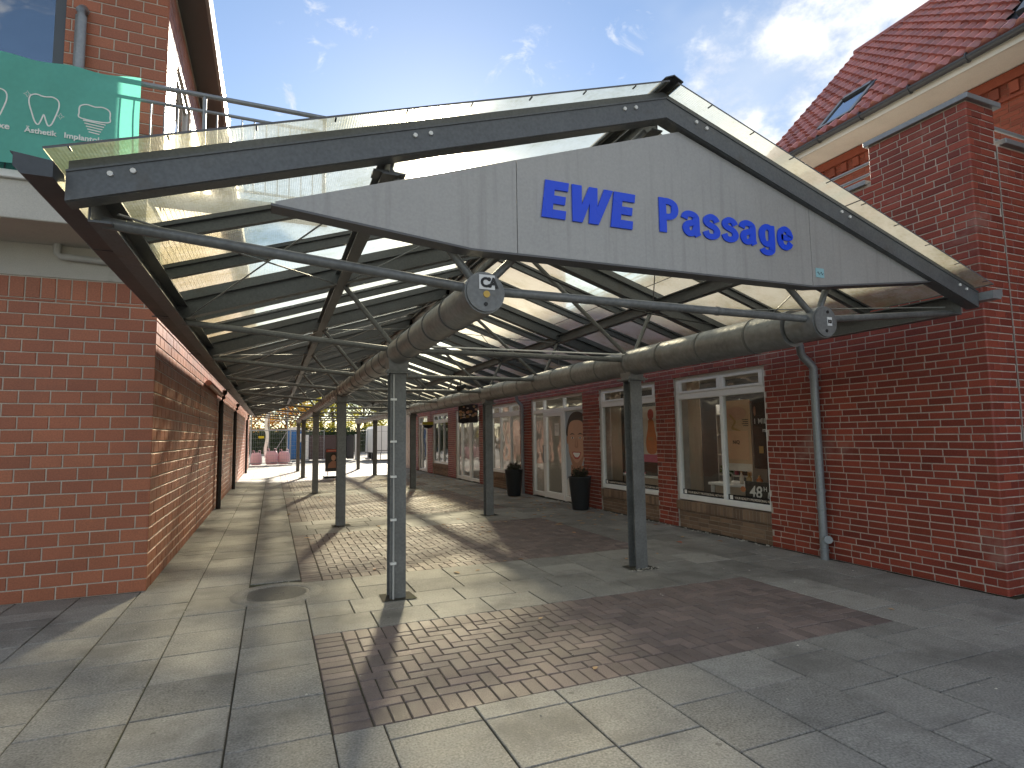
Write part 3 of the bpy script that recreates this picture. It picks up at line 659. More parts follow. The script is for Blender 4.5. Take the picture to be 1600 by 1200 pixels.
# zinc copings and roof
def coping(x0, x1, y0, y1, z):
    return MB().cbox(x0, x1, y0, y1, z, z+.055, .005)
coping(SX-.04, 6.60, SY-.04, 4.22, 4.66).build('coping', 'zinc', SB)
coping(SX-.04, SX+.34, 4.225, 30.05, PT-.06).build('coping', 'zinc', SB)
coping(6.61, 9.35, 3.15, 3.54, 4.30).build('coping', 'zinc', SB)
MB().box(SX+.3, 9.1, 3.5, 29.7, 3.95, 4.15).build('flat_roof', 'concrete', SB)
rr = MB()
for z in (4.42, 4.55): rr.tube((SX+.15, 4.23, z), (SX+.15, 12, z), .018, 8)
rro = rr.build('roof_railing', 'zinc', SB)
for y in (4.26, 6, 8, 10, 12): MB().tube((SX+.15, y, 4.25), (SX+.15, y, 4.57), .016, 8).build('post', 'zinc', rro)
r2 = MB()
for z in (4.47, 4.60): r2.tube((6.555, 3.36, z), (9.3, 3.36, z), .02, 8)
r2.build('roof_railing', 'zinc', SB)
tw = MB(); tw.box(6.9, 9.3, 17.4, 22.6, 4.151, 8.7); two = tw.build('shade_tower', 'mortar_right', SB)  # unseen tower, added to throw shade on the right foreground
TB = Bricks(); runbond(TB, (6.892, 17.4, 4.16), Y1, -X1, 5.2, 0, 4.5, .24, .11, .011); runbond(TB, (6.9, 17.392, 4.16), X1, -Y1, 2.4, 0, 4.5, .24, .11, .011); TB.build(two, 'brick', 'brick_right', 0, rest_name='shade_tower_brickwork')
MB().cbox(6.82, 9.38, 17.32, 22.68, 8.701, 8.80, .01).build('coping', 'zinc', two)
# shop windows and doors
FXF, FXB = SX+.045, SX+.115
def framebars(mb, rects):
    for y0, y1, z0, z1 in rects: mb.cbox(FXF, FXB, y0, y1, z0, z1, .006)
ZTR = 2.04
for k, a, b in OPEN:
    fr = MB()
    if k == 'w':
        mm = a+(b-a)*.46 if a < 8 else (a+b)/2
        zb = ZS
        rects = [(a, b, ZO-.07, ZO), (a, b, zb, zb+.085), (a, a+.06, zb+.085, ZO-.07), (b-.06, b, zb+.085, ZO-.07), (a+.06, b-.06, ZTR, ZTR+.10)]
        ms = [mm] if a < 11 else [a+(b-a)/3, a+(b-a)*2/3]
        for m_ in ms: rects += [(m_-.035, m_+.035, zb+.085, ZTR), (m_-.045, m_+.045, ZTR+.10, ZO-.07)]
        framebars(fr, rects); fo = fr.build('window', 'white_pvc', SB)
        ys = [a+.06]+ms+[b-.06]
        for y0, y1 in zip(ys, ys[1:]):
            MB().box(SX+.078, SX+.084, y0+.02, y1-.02, zb+.07, ZTR+.01).build('pane', 'shop_glass', fo)
            MB().box(SX+.078, SX+.084, y0+.02, y1-.02, ZTR+.09, ZO-.06).build('pane', 'shop_glass', fo)
            sash = MB()
            for r in ((y0+.0, y1-.0, ZTR+.10, ZTR+.135), (y0, y1, ZO-.105, ZO-.07), (y0+.0, y0+.08, ZTR+.135, ZO-.105), (y1-.08, y1, ZTR+.135, ZO-.105)): sash.cbox(FXF-.008, FXF+.03, r[0]+.003, r[1]-.003, r[2], r[3], .004)
            sash.build('transom_sash', 'white_pvc', fo)
        ap = MB(); ap.box(SX+.04, SX+.3, a, b, 0, ZS-.16); apo = ap.build('parapet', 'mortar_tan', SB)
        AB = Bricks(); runbond(AB, (SX+.033, a+.003, 0), Y1, -X1, b-a-.006, .004, ZS-.165, BL, .052, .010, wild=.2)
        AB.build(apo, 'brick', 'brick_tan', 0, rest_name='parapet_bricks')
        rw = MB(); y = a+.004
        while y < b-.03:
            Bricks.geo(rw, Vector((SX-.012+random.uniform(-.002, .002), y+.026, ZS-.085)), Y1, .026, Z1, .07, -X1, .2); y += .0625
        rw.build('sill_bricks', 'brick_tan', apo, kind='stuff')
        MB().box(SX-.004, SX+.3, a, b, ZS-.158, ZS-.02).build('sill_mortar', 'mortar_tan', apo)
    else:
        w3 = (b-a)/3; y1_, y2_ = a+.95, a+2.0
        if b-a < 2: y1_, y2_ = a+.2, a+1.15
        rects = [(a, b, ZO-.07, ZO), (a, a+.06, 0, ZO-.07), (b-.06, b, 0, ZO-.07), (a+.06, b-.06, ZTR, ZTR+.08), (y1_-.04, y1_+.04, 0, ZTR), (y2_-.04, y2_+.04, 0, ZTR), (y1_-.03, y1_+.03, ZTR+.08, ZO-.07), (y2_-.03, y2_+.03, ZTR+.08, ZO-.07), (a+.06, y1_-.04, .02, .12), (y2_+.04, b-.06, .02, .12)]
        framebars(fr, rects); fo = fr.build('door_front', 'white_pvc', SB)
        for y0, y1, z0 in ((a+.06, y1_-.04, .12), (y2_+.04, b-.06, .12)): MB().box(SX+.078, SX+.084, y0-.01, y1+.01, z0-.01, ZTR+.01).build('pane', 'shop_glass', fo)
        ys = [a+.06, y1_, y2_, b-.06]
        for y0, y1 in zip(ys, ys[1:]): MB().box(SX+.078, SX+.084, y0, y1, ZTR+.07, ZO-.06).build('pane', 'shop_glass', fo)
        dr = MB()
        for r in ((y1_+.042, y2_-.042, ZTR-.10, ZTR-.004), (y1_+.042, y2_-.042, .015, .16), (y1_+.042, y1_+.14, .16, ZTR-.10), (y2_-.14, y2_-.042, .16, ZTR-.10)): dr.cbox(FXF-.012, FXB-.02, r[0], r[1], r[2], r[3], .006)
        dro = dr.build('door', 'white_pvc', SB)
        MB().box(SX+.07, SX+.076, y1_+.13, y2_-.13, .15, ZTR-.09).build('pane', 'shop_glass', dro)
        h = MB(); h.sweep([(SX+.02, y2_-.09, .85), (SX-.02, y2_-.09, .85), (SX-.02, y2_-.09, 1.25), (SX+.02, y2_-.09, 1.25)], .011, 8); h.build('handle', 'zinc', dro)
# shop interiors
it = MB(); it.box(SX+.3, 9.1, 3.5, 29.7, .0, .012); it.build('shop_floor', 'shop_floor', SB)
MB().box(SX+.3, 9.1, 3.5, 29.7, 2.62, 2.68).build('shop_ceiling', 'shop_wall', SB)
for y in (5.3, 13.8, 16.9, 20.6, 23.7): MB().box(SX+.3, 9.1, y, y+.1, .012, 2.62).build('partition', 'shop_wall', SB)
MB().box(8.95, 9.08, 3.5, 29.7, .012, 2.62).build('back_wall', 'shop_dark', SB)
for y in (8.0, 11.5, 15.3, 18.6): 
    ft = MB(); ft.cbox(7.4, 7.55, y-.6, y+.6, 2.55, 2.615, .01); fto = ft.build('ceiling_lamp', 'counter_white', SB)
    MB().tube((7.475, y-.57, 2.535), (7.475, y+.57, 2.535), .014, 8).build('lamp_tube', 'tube_light', fto)

# ================================================================== CANOPY
CN = thing('glazed_canopy', (2.36, 3.0, 0), 'long glazed gable canopy of grey steel over the passage', 'canopy')
AX, AZ, SLO = 2.36, 3.77, .324
EL, ER = -.85, 5.57
FR = [3.08, 5.6, 8.03, 10.47, 13.7, 16.9, 20.3, 23.74, 26.2, 28.63]
PXL, PXR, PZ, PR = 1.11, 3.83, 2.32, .115
def zt(x): return AZ-SLO*abs(x-AX)
ARA = math.atan(SLO)
def slopevec(sgn): return Vector((sgn*math.cos(ARA), 0, -math.sin(ARA)))   # down the slope
upn = {-1: Vector((-math.sin(ARA), 0, math.cos(ARA))), 1: Vector((math.sin(ARA), 0, math.cos(ARA)))}
# columns
def column(x, y):
    m = MB(); m.box(x-.075, x+.075, y-.075, y-.063, -.02, 2.11); m.box(x-.075, x+.075, y+.063, y+.075, -.02, 2.11); m.box(x-.005, x+.005, y-.063, y+.063, -.02, 2.11)
    o = m.build('column', 'steel_galv', CN)
    MB().cbox(x-.13, x+.13, y-.12, y+.12, 2.11, 2.132, .004).build('cap_plate', 'steel_galv', o)
    s = MB(); n = 4
    s.add([(x-.085, y-.09, 2.132), (x+.085, y-.09, 2.132), (x+.085, y+.09, 2.132), (x-.085, y+.09, 2.132), (x-.108, y-.115, PZ-.02), (x+.108, y-.115, PZ-.02), (x+.108, y+.115, PZ-.02), (x-.108, y+.115, PZ-.02)],
          [(3, 2, 1, 0), (4, 5, 6, 7), (0, 1, 5, 4), (1, 2, 6, 5), (2, 3, 7, 6), (3, 0, 4, 7)]); s.build('saddle', 'pipe_galv', o)
    MB().add([(x-.15, y-.14, .0075), (x+.17, y-.15, .0075), (x+.15, y+.12, .0075), (x-.14, y+.13, .0075)], [(0, 1, 2, 3)]).build('soil_gap', 'joint_sand', o)
    for bx in (-.1, .1):
        MB().tube((x+bx, y-.09, 2.09), (x+bx, y-.09, 2.15), .009, 6).build('bolt', 'zinc', o)
    return o
for y in (5.6, 10.47, 16.9, 23.74, 28.63):
    for x in (PXL, PXR): co = column(x, y)
cd = MB(); cd.tube((PXL-.045, 5.505, .0), (PXL-.045, 5.505, 2.1), .009, 8); cdo = cd.build('cable_conduit', 'grey_pvc', CN)
for z in (.32, .72, 1.12, 1.45, 1.85): MB().box(PXL-.075, PXL-.02, 5.49, 5.527, z, z+.02).build('clip', 'white_pvc', cdo)
# big gutter pipes
for x, step, nm in ((PXL, .47, 0), (PXR, .62, 1)):
    PB = PR if nm == 0 else .148
    m = MB(); m.tube((x, 3.09 if nm == 0 else 3.34, PZ), (x, 28.85, PZ), PB, 32); po = m.build('drain_pipe', 'pipe_galv', CN)
    cp = MB(); cp.tube((x, 3.06, PZ), (x, 3.32, PZ), PR+.007, 32); cp.build('pipe_end', 'pipe_galv', po)
    cp = MB(); cp.tube((x, 3.045, PZ), (x, 3.06, PZ), PR-.002, 32); cpo = cp.build('end_cap', 'steel_galv', po)
    y = 3.62+.1*nm
    while y < 28.6:
        b = MB(); r0 = PB+.006; b.tube((x, y, PZ), (x, y+.02, PZ), r0, 28); b.build('pipe_band', 'steel_galv' if nm else 'steel_beam', po)
        y += step
    for hy in ((-.0, -.07), (.02, .075)):
        MB().tube((x+hy[0], 3.04, PZ+hy[1]), (x+hy[0], 3.052, PZ+hy[1]), .012, 12).build('bolt_hole', 'print_black', po)
    y = 4.1
    if nm == 0:
        while y < 28:
            L_ = random.uniform(.25, .5); MB().tube((x, y, PZ), (x, y+L_, PZ), PR+.002, 28).build('pipe_sleeve', 'pipe_galv', po); y += random.uniform(1.0, 1.6)
st = MB(); st.box(PXL-.04, PXL+.055, 3.0405, 3.044, PZ+.015, PZ+.10); sto = st.build('sticker', 'sticker_white', CN)
place_text('lettering', 'CA', .075, (PXL-.032, 3.0395, PZ+.03), X1, 'print_black', sto, .004, .0008)
MB().tube((PXL+.005, 3.040, PZ-.012), (PXL+.005, 3.044, PZ-.012), .02, 16).build('sticker', 'sticker_yellow', CN)
st = MB(); st.box(PXR+.01, PXR+.058, 3.0405, 3.044, PZ-.03, PZ+.035); sto = st.build('sticker', 'sticker_white', CN)
place_text('lettering', 'KS', .034, (PXR+.014, 3.0395, PZ-.01), X1, 'print_black', sto, .002, .0008)
# frames: rafters, ties, struts
ND = 1.79         # mid purlin offset from the ridge line
def strip(p, q, r): 
    return MB().tube(p, q, r, 10)
for fi, y in enumerate(FR):
    for sg, xe in ((-1, EL), (1, ER)):
        up = upn[sg]; p = Vector((AX, y, AZ)); q = Vector((xe, y, zt(xe)))
        m = MB()
        if fi == 0:      # front frame: a channel, its web to the street, with a stepped glazing bar on top
            yf = 2.955
            p = Vector((AX, 0, AZ)); q = Vector((xe, 0, zt(xe)))
            def at(v, yy): return Vector((v.x, yy, v.z))
            m.obox(at(p-Z1*.125, yf+.006), at(q-Z1*.125, yf+.006), (0, .006, 0), (0, 0, .068))
            m.obox(at(p-Z1*.190, yf+.056), at(q-Z1*.190, yf+.056), (0, .044, 0), (0, 0, .006)); m.obox(at(p-Z1*.060, yf+.048), at(q-Z1*.060, yf+.048), (0, .054, 0), (0, 0, .005))
            ro = m.build('rafter', 'steel_beam', CN)
            gb = MB(); gb.obox(at(p-Z1*.028, yf+.06), at(q-Z1*.028, yf+.06), (0, .032, 0), (0, 0, .026)); gb.build('glazing_bar', 'steel_beam', ro)
            L0 = (q-p).length; dn = (q-p).normalized()
            for s in (.30, 1.72, 3.16) if sg < 0 else (.30, 1.72, 3.16):
                for ds in (-.045, .045):
                    c = at(p+dn*(s+ds)-Z1*.10, yf)
                    MB().tube(c, c-Y1*.010, .012, 8).build('bolt', 'sticker_white', ro)
        else:
            bar(m, p-up*.14, q-up*.14, .16, .10, .012, up); ro = m.build('rafter', 'steel_beam', CN)
            gb = MB(); gb.obox(p-up*.03, q-up*.03, (0, .03, 0), up*.028); gb.build('glazing_bar', 'steel_beam', ro)
        # lower chord from eave to pipe, struts
        yy = y if fi else 3.13
        xp = PXL if sg < 0 else PXR
        a = Vector((xe-sg*.10, yy, zt(xe)-.215)); b = Vector((xp, yy, PZ+.03)); d = (b-a).normalized()
        strip(a, b-d*PR*.9, .028).build('tie_tube', 'steel_galv', CN)
        pl = MB(); pl.box(xe-sg*.02 if sg > 0 else xe, xe+.30 if sg < 0 else xe+.01 , yy-.05, yy+.05, 0, .01)
        xm = AX+sg*ND; c = Vector((xm, yy, zt(xm)-.20)); pn = Vector((xp, yy, PZ+.03)); d = (pn-c).normalized()
        strip(c, pn-d*PR*.8, .024).build('strut', 'steel_galv', CN)
        c = Vector((AX+sg*.06, yy, AZ-.22)); d = (pn-c).normalized()
        strip(c, pn-d*PR*.8, .024).build('strut', 'steel_galv', CN)
        MB().box(xm-.09, xm+.09, yy-.05, yy+.05, zt(xm)-.238, zt(xm)-.226).build('gusset_plate', 'steel_beam', CN)
    strip((PXL+PR*.9, yy, PZ+.03), (PXR-PR*.9, yy, PZ+.03), .028).build('tie_tube', 'steel_galv', CN)
    if fi in (0, 1): MB().tube((PXL+1.75, yy, PZ+.03), (PXL+1.77, yy, PZ+.03), .033, 12).build('tube_collar', 'steel_galv', CN)
# intermediate glazing bars, glass panels
ys = [2.955+.045]
for a, b in zip(FR, FR[1:]):
    n = round((b-a)/.83)
    for k in range(1, n+1): ys.append(a+(b-a)*k/n)
ybars = ys
for y in ybars[1:]:
    if min(abs(y-f) for f in FR) < .01: continue
    for sg, xe in ((-1, EL), (1, ER)):
        up = upn[sg]; p = Vector((AX+sg*.03, y, zt(AX+.03))); q = Vector((xe, y, zt(xe)))
        m = MB(); m.obox(p-up*.012, q-up*.012, (0, .032, 0), up*.008); m.obox(p-up*.05, q-up*.05, (0, .006, 0), up*.032); m.obox(p-up*.088, q-up*.088, (0, .024, 0), up*.006); m.build('glazing_bar', 'steel_beam', CN)
ge = [2.865]+ybars[1:-1]+[29.0]
for y0, y1 in zip(ge, ge[1:]):
    for sg, xe in ((-1, EL-.06), (1, ER+.06)):
        up = upn[sg]; cuts = [AX+sg*.035, AX+sg*1.7, xe]
        for x0, x1 in zip(cuts, cuts[1:]):
            m = MB(); p, q = Vector((x0, 0, zt(x0)+.016)), Vector((x1, 0, zt(x1)+.016)); g0 = .006
            if y0 < 2.9: g0 = 0
            A, Bq, Cq, Dq = [Vector((v.x, yy, v.z)) for v, yy in ((p, y0+g0), (q, y0+g0), (q, y1-.006), (p, y1-.006))]
            m.add([A, Bq, Cq, Dq], [(0, 1, 2, 3)] if sg > 0 else [(3, 2, 1, 0)])
            lo = [v-up*.011 for v in (A, Bq, Cq, Dq)]; m.add([A, Bq, Cq, Dq]+lo, [(0, 4, 5, 1), (1, 5, 6, 2), (2, 6, 7, 3), (3, 7, 4, 0)], False, 1)
            m.build('glass_panel', ['roof_glass', 'sign_edge'], CN)
# clips along the front glazing
for sg, xe in ((-1, EL), (1, ER)):
    for k in range(9):
        x = AX+sg*(.3+k*.36); MB().box(x-.004, x+.004, 2.862, 2.90, zt(x)-.002, zt(x)+.003).build('glass_clip', 'zinc_dark', CN)
# purlins, ridge
for sg in (-1, 1):
    x = AX+sg*ND; m = MB(); bar(m, (x, 3.06, zt(x)-.19), (x, 28.9, zt(x)-.19), .13, .09, .010); m.build('purlin', 'steel_beam', CN)
m = MB(); bar(m, (AX, 3.06, AZ-.16), (AX, 28.9, AZ-.16), .14, .09, .010); m.build('ridge_beam', 'steel_beam', CN)
m = MB(); m.prism([(-.07, -.012), (0, .018), (.07, -.012), (.07, -.005), (0, .026), (-.07, -.005)], lambda u, v, d: (AX+u, d, AZ+.02+v), 2.86, 29.0); m.build('ridge_cap', 'zinc_dark', CN)
# eaves: channel beam and box gutter on both sides
for sg, xe in ((-1, EL), (1, ER)):
    zc = zt(xe); s = sg
    m = MB(); x0 = xe-s*.06
    m.box(min(x0, x0-s*.010), max(x0, x0-s*.010), 3.06, 28.9, zc-.24, zc-.07); m.box(min(x0-s*.010, x0-s*.09), max(x0-s*.010, x0-s*.09), 3.06, 28.9, zc-.24, zc-.23); m.box(min(x0-s*.010, x0-s*.09), max(x0-s*.010, x0-s*.09), 3.06, 28.9, zc-.08, zc-.07)
    m.build('eave_beam', 'steel_beam', CN)
    g0, g1 = xe+s*.015, xe+s*.15
    seg = 2.86; k = 0
    while seg < 28.9:
        ln = 1.02; hi = zc-.055-.0*k; lo = zc-.135
        prof = [(g0, hi-.01), (g0, lo), (g1-s*.03, lo), (g1, lo+.03), (g1, hi), (g1+s*.012, hi+.006), (g1+s*.012, hi+.012), (g1-s*.004, hi+.006), (g1-s*.004, lo+.032), (g1-s*.032, lo+.004), (g0+s*.004, lo+.004), (g0+s*.004, hi-.01)]
        m = MB(); i_ = .0025*(k % 2); m.prism([(u, v-i_) for u, v in prof], lambda u, v, d: (u, d, v), seg, min(seg+ln+.01, 28.95))
        go = m.build('gutter', 'zinc_dark' if sg < 0 else 'zinc', CN); seg += ln; k += 1
    MB().prism([(g0, zc-.065), (g0, zc-.135), (g1-s*.03, zc-.135), (g1, zc-.105), (g1, zc-.055), (g1+s*.012, zc-.045)], lambda u, v, d: (u, d, v), 2.852, 2.8595).build('gutter_end', 'zinc_dark' if sg < 0 else 'zinc', CN)
    for y in FR[1:]: MB().box(min(g0-s*.05, g1), max(g0-s*.05, g1), y+.2, y+.23, zc-.141, zc-.1365).build('gutter_bracket', 'zinc_dark', CN)
# left wall downpipes
for y in (14.3, 19.6, 28.5):
    m = MB(); x = WX+.075; m.sweep([(-1.0, y, 2.60), (-1.0, y, 2.52), (-1.02, y, 2.44), (x, y, 2.34), (x, y, 2.2), (x, y, .0)], .05, 10); mo = m.build('downpipe', 'downpipe_black', CN)
    for z in (.7, 1.5, 2.1): MB().tube((x, y, z), (x, y, z+.03), .058, 10).build('pipe_clamp', 'downpipe_black', mo)
MB().tube((WX+.06, 11.6, 2.52), (WX+.06, 14.2, 2.50), .055, 10).build('overflow_pipe', 'poster_skin', CN)
# right downpipe
def rdown(y, x=6.02, mt='zinc'):
    m = MB(); m.sweep([(5.68, y+.06, 2.63), (5.84, y+.06, 2.57), (5.89, y+.06, 2.53), (5.90, y+.06, 2.44), (5.93, y+.05, 2.39), (6.0, y+.01, 2.30), (x, y, 2.26), (x, y, 2.2), (x, y, .0)], .047, 14); mo = m.build('downpipe', mt, CN)
    for z, l in ((2.14, .03), (.78, .035), (.58, .02), (.10, .02)): MB().tube((x, y, z), (x, y, z+l), .057, 14).build('pipe_collar', mt, mo)
    MB().box(x+.05, SX, y-.02, y+.02, 2.0, 2.03).build('pipe_bracket', mt, mo)
    return mo
ro = rdown(5.0)
MB().tube((6.02, 4.95, .24), (5.975, 4.90, .245), .046, 12).build('inspection_cap', 'zinc', ro)
rdown(13.85)
# roof bracing rods and a drooping cable
def rod(a, b, r=.006): MB().tube(a, b, r, 6).build('bracing_rod', 'zinc', CN)
for i in (0, 2, 4, 6):
    y0, y1 = FR[i]+.05, FR[i+1]
    for sg in (-1, 1):
        xa, xb = AX+sg*ND, AX+sg*.1; za, zb = zt(xa)-.24, zt(xb)-.24
        rod((xa, y0, za), (xb, y1, zb)); rod((xb, y0, zb), (xa, y1, za))
        xa = AX+sg*3.05; za = zt(xa)-.22; xb = AX+sg*ND; zb = zt(xb)-.24
        rod((xa, y0, za), (xb, y1, zb)); rod((xb, y0, zb), (xa, y1, za))
cab = []
for k in range(17):
    t = k/16; cab.append((1.5+2.0*t, 3.9, 2.86-.42*t-.10*math.sin(math.pi*t)))
MB().sweep(cab, .006, 6).build('cable', 'rubber_black', CN)
m = MB(); m.tube((PXL+.15, 5.56, PZ+.075), (PXR-.1, 5.56, PZ+.085), .009, 6); m.build('cable_conduit', 'white_pvc', CN)
# spot lamp on a tie
sp = thing('spotlight', (3.29, 10.47, 2.40), 'small black spotlight hanging from a canopy tie tube', 'spotlight')
MB().tube((3.29, 10.47, 2.47), (3.29, 10.47, 2.56), .012, 8).build('bracket', 'rubber_black', sp)
MB().tube((3.22, 10.40, 2.40), (3.37, 10.50, 2.46), .055, 14, .045).build('housing', 'rubber_black', sp)

# ================================================================== SIGN BOARD
SG = thing('sign_board', (2.45, 3.02, 2.54), 'long grey pointed fascia sign with blue lettering under the canopy gable', 'sign')
SYF = 2.995
K = SYF/2.95
def sp_(x, z): return (x*K, 1.5+(z-1.5)*K)
top = lambda x: 2.655+.340*(x+.011) if x < 2.447 else 3.491-.3150*(x-2.447)
bot = lambda x: 2.640-.104*(x+.011) if x < 1.0 else (2.533+.007*(x-1) if x < 3.6 else 2.551+.118*(x-3.6))
def panel(xs):
    pts = [sp_(x, bot(x)) for x in xs]+[sp_(x, top(x)) for x in reversed(xs)]
    m = MB(); m.prism(pts, lambda u, v, d: (u, d, v), SYF, SYF+.07); return m
for xs in ([-.011, 1.0, 1.270], [1.274, 2.447, 3.6], [3.604, 4.907]):
    o = panel(xs).build('panel', 'sign_grey', SG)
# dark frame return along the lower edge
for a, b in ((-.03, 1.0), (1.0, 3.6), (3.6, 4.93)):
    m = MB(); (xa, za), (xb, zb) = sp_(a, bot(a)), sp_(b, bot(b)); m.obox((xa, SYF+.045, za-.007), (xb, SYF+.045, zb-.007), (0, .055, 0), (0, 0, .006)); m.build('edge_trim', 'sign_edge', SG)
# lettering: hand-cut italic EWE, then Passage
cap = .232; bx, bz = sp_(1.428, 2.770)
def glyph(polys, x, name='letter'):
    m = MB()
    for pl in polys: m.prism([(x+u*cap+.13*v*cap, bz+v*cap) for u, v in pl], lambda u, v, d: (u, d, v), SYF-.012, SYF-.001)
    return m.build(name, 'letter_blue', SG)
EG = [[(-.02, 0), (.27, 0), (.27, 1), (-.02, 1)], [(.271, 0), (.66, 0), (.66, .23), (.271, .23)], [(.271, .39), (.61, .39), (.61, .61), (.271, .61)], [(.271, .77), (.66, .77), (.66, 1), (.271, 1)]]
WG = [[(.14, 0), (.36, 0), (.27, 1), (.02, 1)], [(.14, 0), (.36, 0), (.62, .86), (.54, 1.0), (.45, .98)], [(.62, 0), (.84, 0), (.66, .95), (.54, 1.0)], [(.62, 0), (.84, 0), (1.22, 1), (.97, 1)]]
def wpoly(): return [(.08, 0), (.37, 0), (.55, .55), (.57, 0), (.86, 0), (1.24, 1), (.96, 1), (.79, .47), (.75, 1), (.50, 1), (.31, .47), (.27, 1), (-.02, 1)]
glyph(EG, bx)
def polyglyph(pts, x):
    import bmesh
    bm = bmesh.new(); f = bm.faces.new([bm.verts.new((x+u*cap+.10*v*cap, SYF-.001, bz+v*cap)) for u, v in pts]); r = bmesh.ops.extrude_face_region(bm, geom=[f])
    bmesh.ops.translate(bm, vec=(0, -.011, 0), verts=[v for v in r['geom'] if isinstance(v, bmesh.types.BMVert)]); bmesh.ops.triangulate(bm, faces=bm.faces[:]); bmesh.ops.recalc_face_normals(bm, faces=bm.faces[:])
    me = bpy.data.meshes.new('letter'); bm.to_mesh(me); bm.free(); return obj('letter', me, 'letter_blue', SG)
polyglyph(wpoly(), bx+.80*cap)
glyph(EG, bx+2.06*cap)
px, pz = sp_(2.262, 2.786)
def stroke(m, pts, hw, x, d, closed=False, sm=6):
    pts = smooth(pts, sm, closed) if len(pts) > 2 else pts; n = len(pts); Lf, Rt = [], []
    for i in range(n):
        a = Vector(pts[(i+1) % n] if closed else pts[min(i+1, n-1)]); b = Vector(pts[i-1] if closed else pts[max(i-1, 0)]); t_ = (a-b).normalized(); nn = Vector((-t_.y, t_.x)); p_ = Vector(pts[i]); hh = hw*(1-.22*abs(nn.y))
        Lf.append(p_+nn*hh); Rt.append(p_-nn*hh)
    for i in range(n if closed else n-1):
        k = (i+1) % n; m.prism([tuple(Rt[i]), tuple(Rt[k]), tuple(Lf[k]), tuple(Lf[i])], lambda u, v, dd: (x+u*cap*1.06, dd, pz+v*cap), SYF-.010-d, SYF-.001)
xh = .74
GA = ([[(.05, .50), (.10, .62), (.26, .66), (.42, .60), (.44, .46), (.44, .06)], [(.44, .42), (.28, .39), (.13, .33), (.10, .20), (.17, .09), (.30, .09), (.42, .20), (.44, .32)], [(.44, .14), (.50, .02)]], .60)
GS = ([[(.46, .52), (.40, .62), (.26, .665), (.12, .60), (.11, .48), (.22, .41), (.36, .36), (.45, .26), (.42, .13), (.27, .07), (.12, .10), (.06, .22)]], .55)
GP = ([[(.11, 0), (.11, 1)], [(.11, .91), (.32, .91), (.47, .84), (.51, .69), (.46, .54), (.32, .465), (.11, .465)]], .66)
GG = ([[(.46, .70), (.46, .02), (.42, -.12), (.28, -.17), (.14, -.14), (.08, -.05)], [(.46, .52), (.36, .63), (.22, .63), (.11, .52), (.09, .36), (.13, .19), (.24, .10), (.37, .13), (.46, .24)]], .60)
GE = ([[(.12, .40), (.46, .40), (.45, .54), (.37, .64), (.25, .66), (.13, .58), (.09, .42), (.10, .22), (.18, .11), (.30, .08), (.42, .13), (.49, .24)]], .60)
lx = px
for G in (GP, GA, GS, GS, GA, GG, GE):
    m = MB()
    for q, st_ in enumerate(G[0]): stroke(m, st_, .112, lx, .0003*q)
    m.build('letter', 'letter_blue', SG); lx += (G[1]+.105)*cap*1.06
MB().box(3.69, 3.775, SYF-.003, SYF-.0005, 2.635, 2.705).build('sticker', 'sticker_teal', SG)
MB().sweep([(3.70+.011*k, SYF-.004, 2.668+.012*math.sin(k*2.1)) for k in range(7)], .0018, 5).build('scribble', 'print_black', SG)

# ================================================================== OLD HOUSE (behind the shop)
HS = thing('brick_house', (10.5, 4, 0), 'old orange brick house with red pantile roof rising behind the shop', 'house')
HE, HZ, HR, HRZ, HY0, HY1 = 9.0, 6.72, 12.2, 10.05, -4.0, 8.5
hx = 9.62
m = MB(); m.box(hx, 2*HR-hx, HY0+.25, HY1-.25, 0, HZ-.1)
m.prism([(hx, HZ-.1), (2*HR-hx, HZ-.1), (HR, HRZ-.22)], lambda u, v, d: (u, d, v), HY0+.25, HY1-.25)
hw = m.build('wall', 'house_mortar', HS)
HB = Bricks(); runbond(HB, (hx-.007, 1.5, 4.6), Y1, -X1, 6.7, 0.0, 1.9, .23, .062, .011, wild=.2); HB.build(hw, 'brick', 'house_brick', 140, rest_name='house_brickwork')
m = MB(); m.box(hx-.06, hx, HY0+.25, HY1-.25, 6.42, 6.56); m.box(hx-.05, hx, HY0+.25, HY1-.25, 6.16, 6.20); m.build('cornice', 'house_brick', HS)
dm = MB(); dm.box(-.045, .0, 0, .11, 0, .16); dmm = dm.mesh('dentil'); dmm.materials.append(MATS['house_brick'])
y = 1.0
while y < 8.1: obj('dentil', dmm, None, hw, (hx, y, 6.24)); y += .24
m = MB(); m.box(HE+.02, hx+.0, HY0, HY1, HZ-.14, HZ-.11); m.box(HE, HE+.03, HY0, HY1, HZ-.14, HZ+.03); m.build('eave_soffit', 'eave_cream', HS)
gt = MB(); n = 10; prof = [(HE-.07+.07*math.cos(math.pi+math.pi*k/n), HZ+.0+.07*math.sin(math.pi+math.pi*k/n)) for k in range(n+1)]
prof2 = prof+[(HE-.07+.062*math.cos(math.pi+math.pi*k/n), HZ+.0+.062*math.sin(math.pi+math.pi*k/n)) for k in range(n, -1, -1)]
gt.prism(prof2, lambda u, v, d: (u, d, v), HY0, HY1); gto = gt.build('gutter', 'zinc_dark', HS)
y = 3.0
while y < 8.4: MB().tube((HE-.07, y, HZ-.012), (HE-.07, y+.02, HZ-.012), .076, 12).build('gutter_bracket', 'zinc_dark', gto); y += .8
pit = math.atan2(HRZ-HZ-.05, HR-HE); us = Vector((math.cos(pit), 0, math.sin(pit))); un = Vector((-math.sin(pit), 0, math.cos(pit)))
rf = MB(); SLL = (HR-HE)/math.cos(pit)
e0 = Vector((HE-.06, 0, HZ+.03)); 
rf.obox(e0+us*.0+Y1*HY0-un*.05, e0+us*.0+Y1*HY1-un*.05, us*.001, un*.03); rf.v.clear(); rf.f.clear(); rf.sm.clear(); rf.mi.clear()
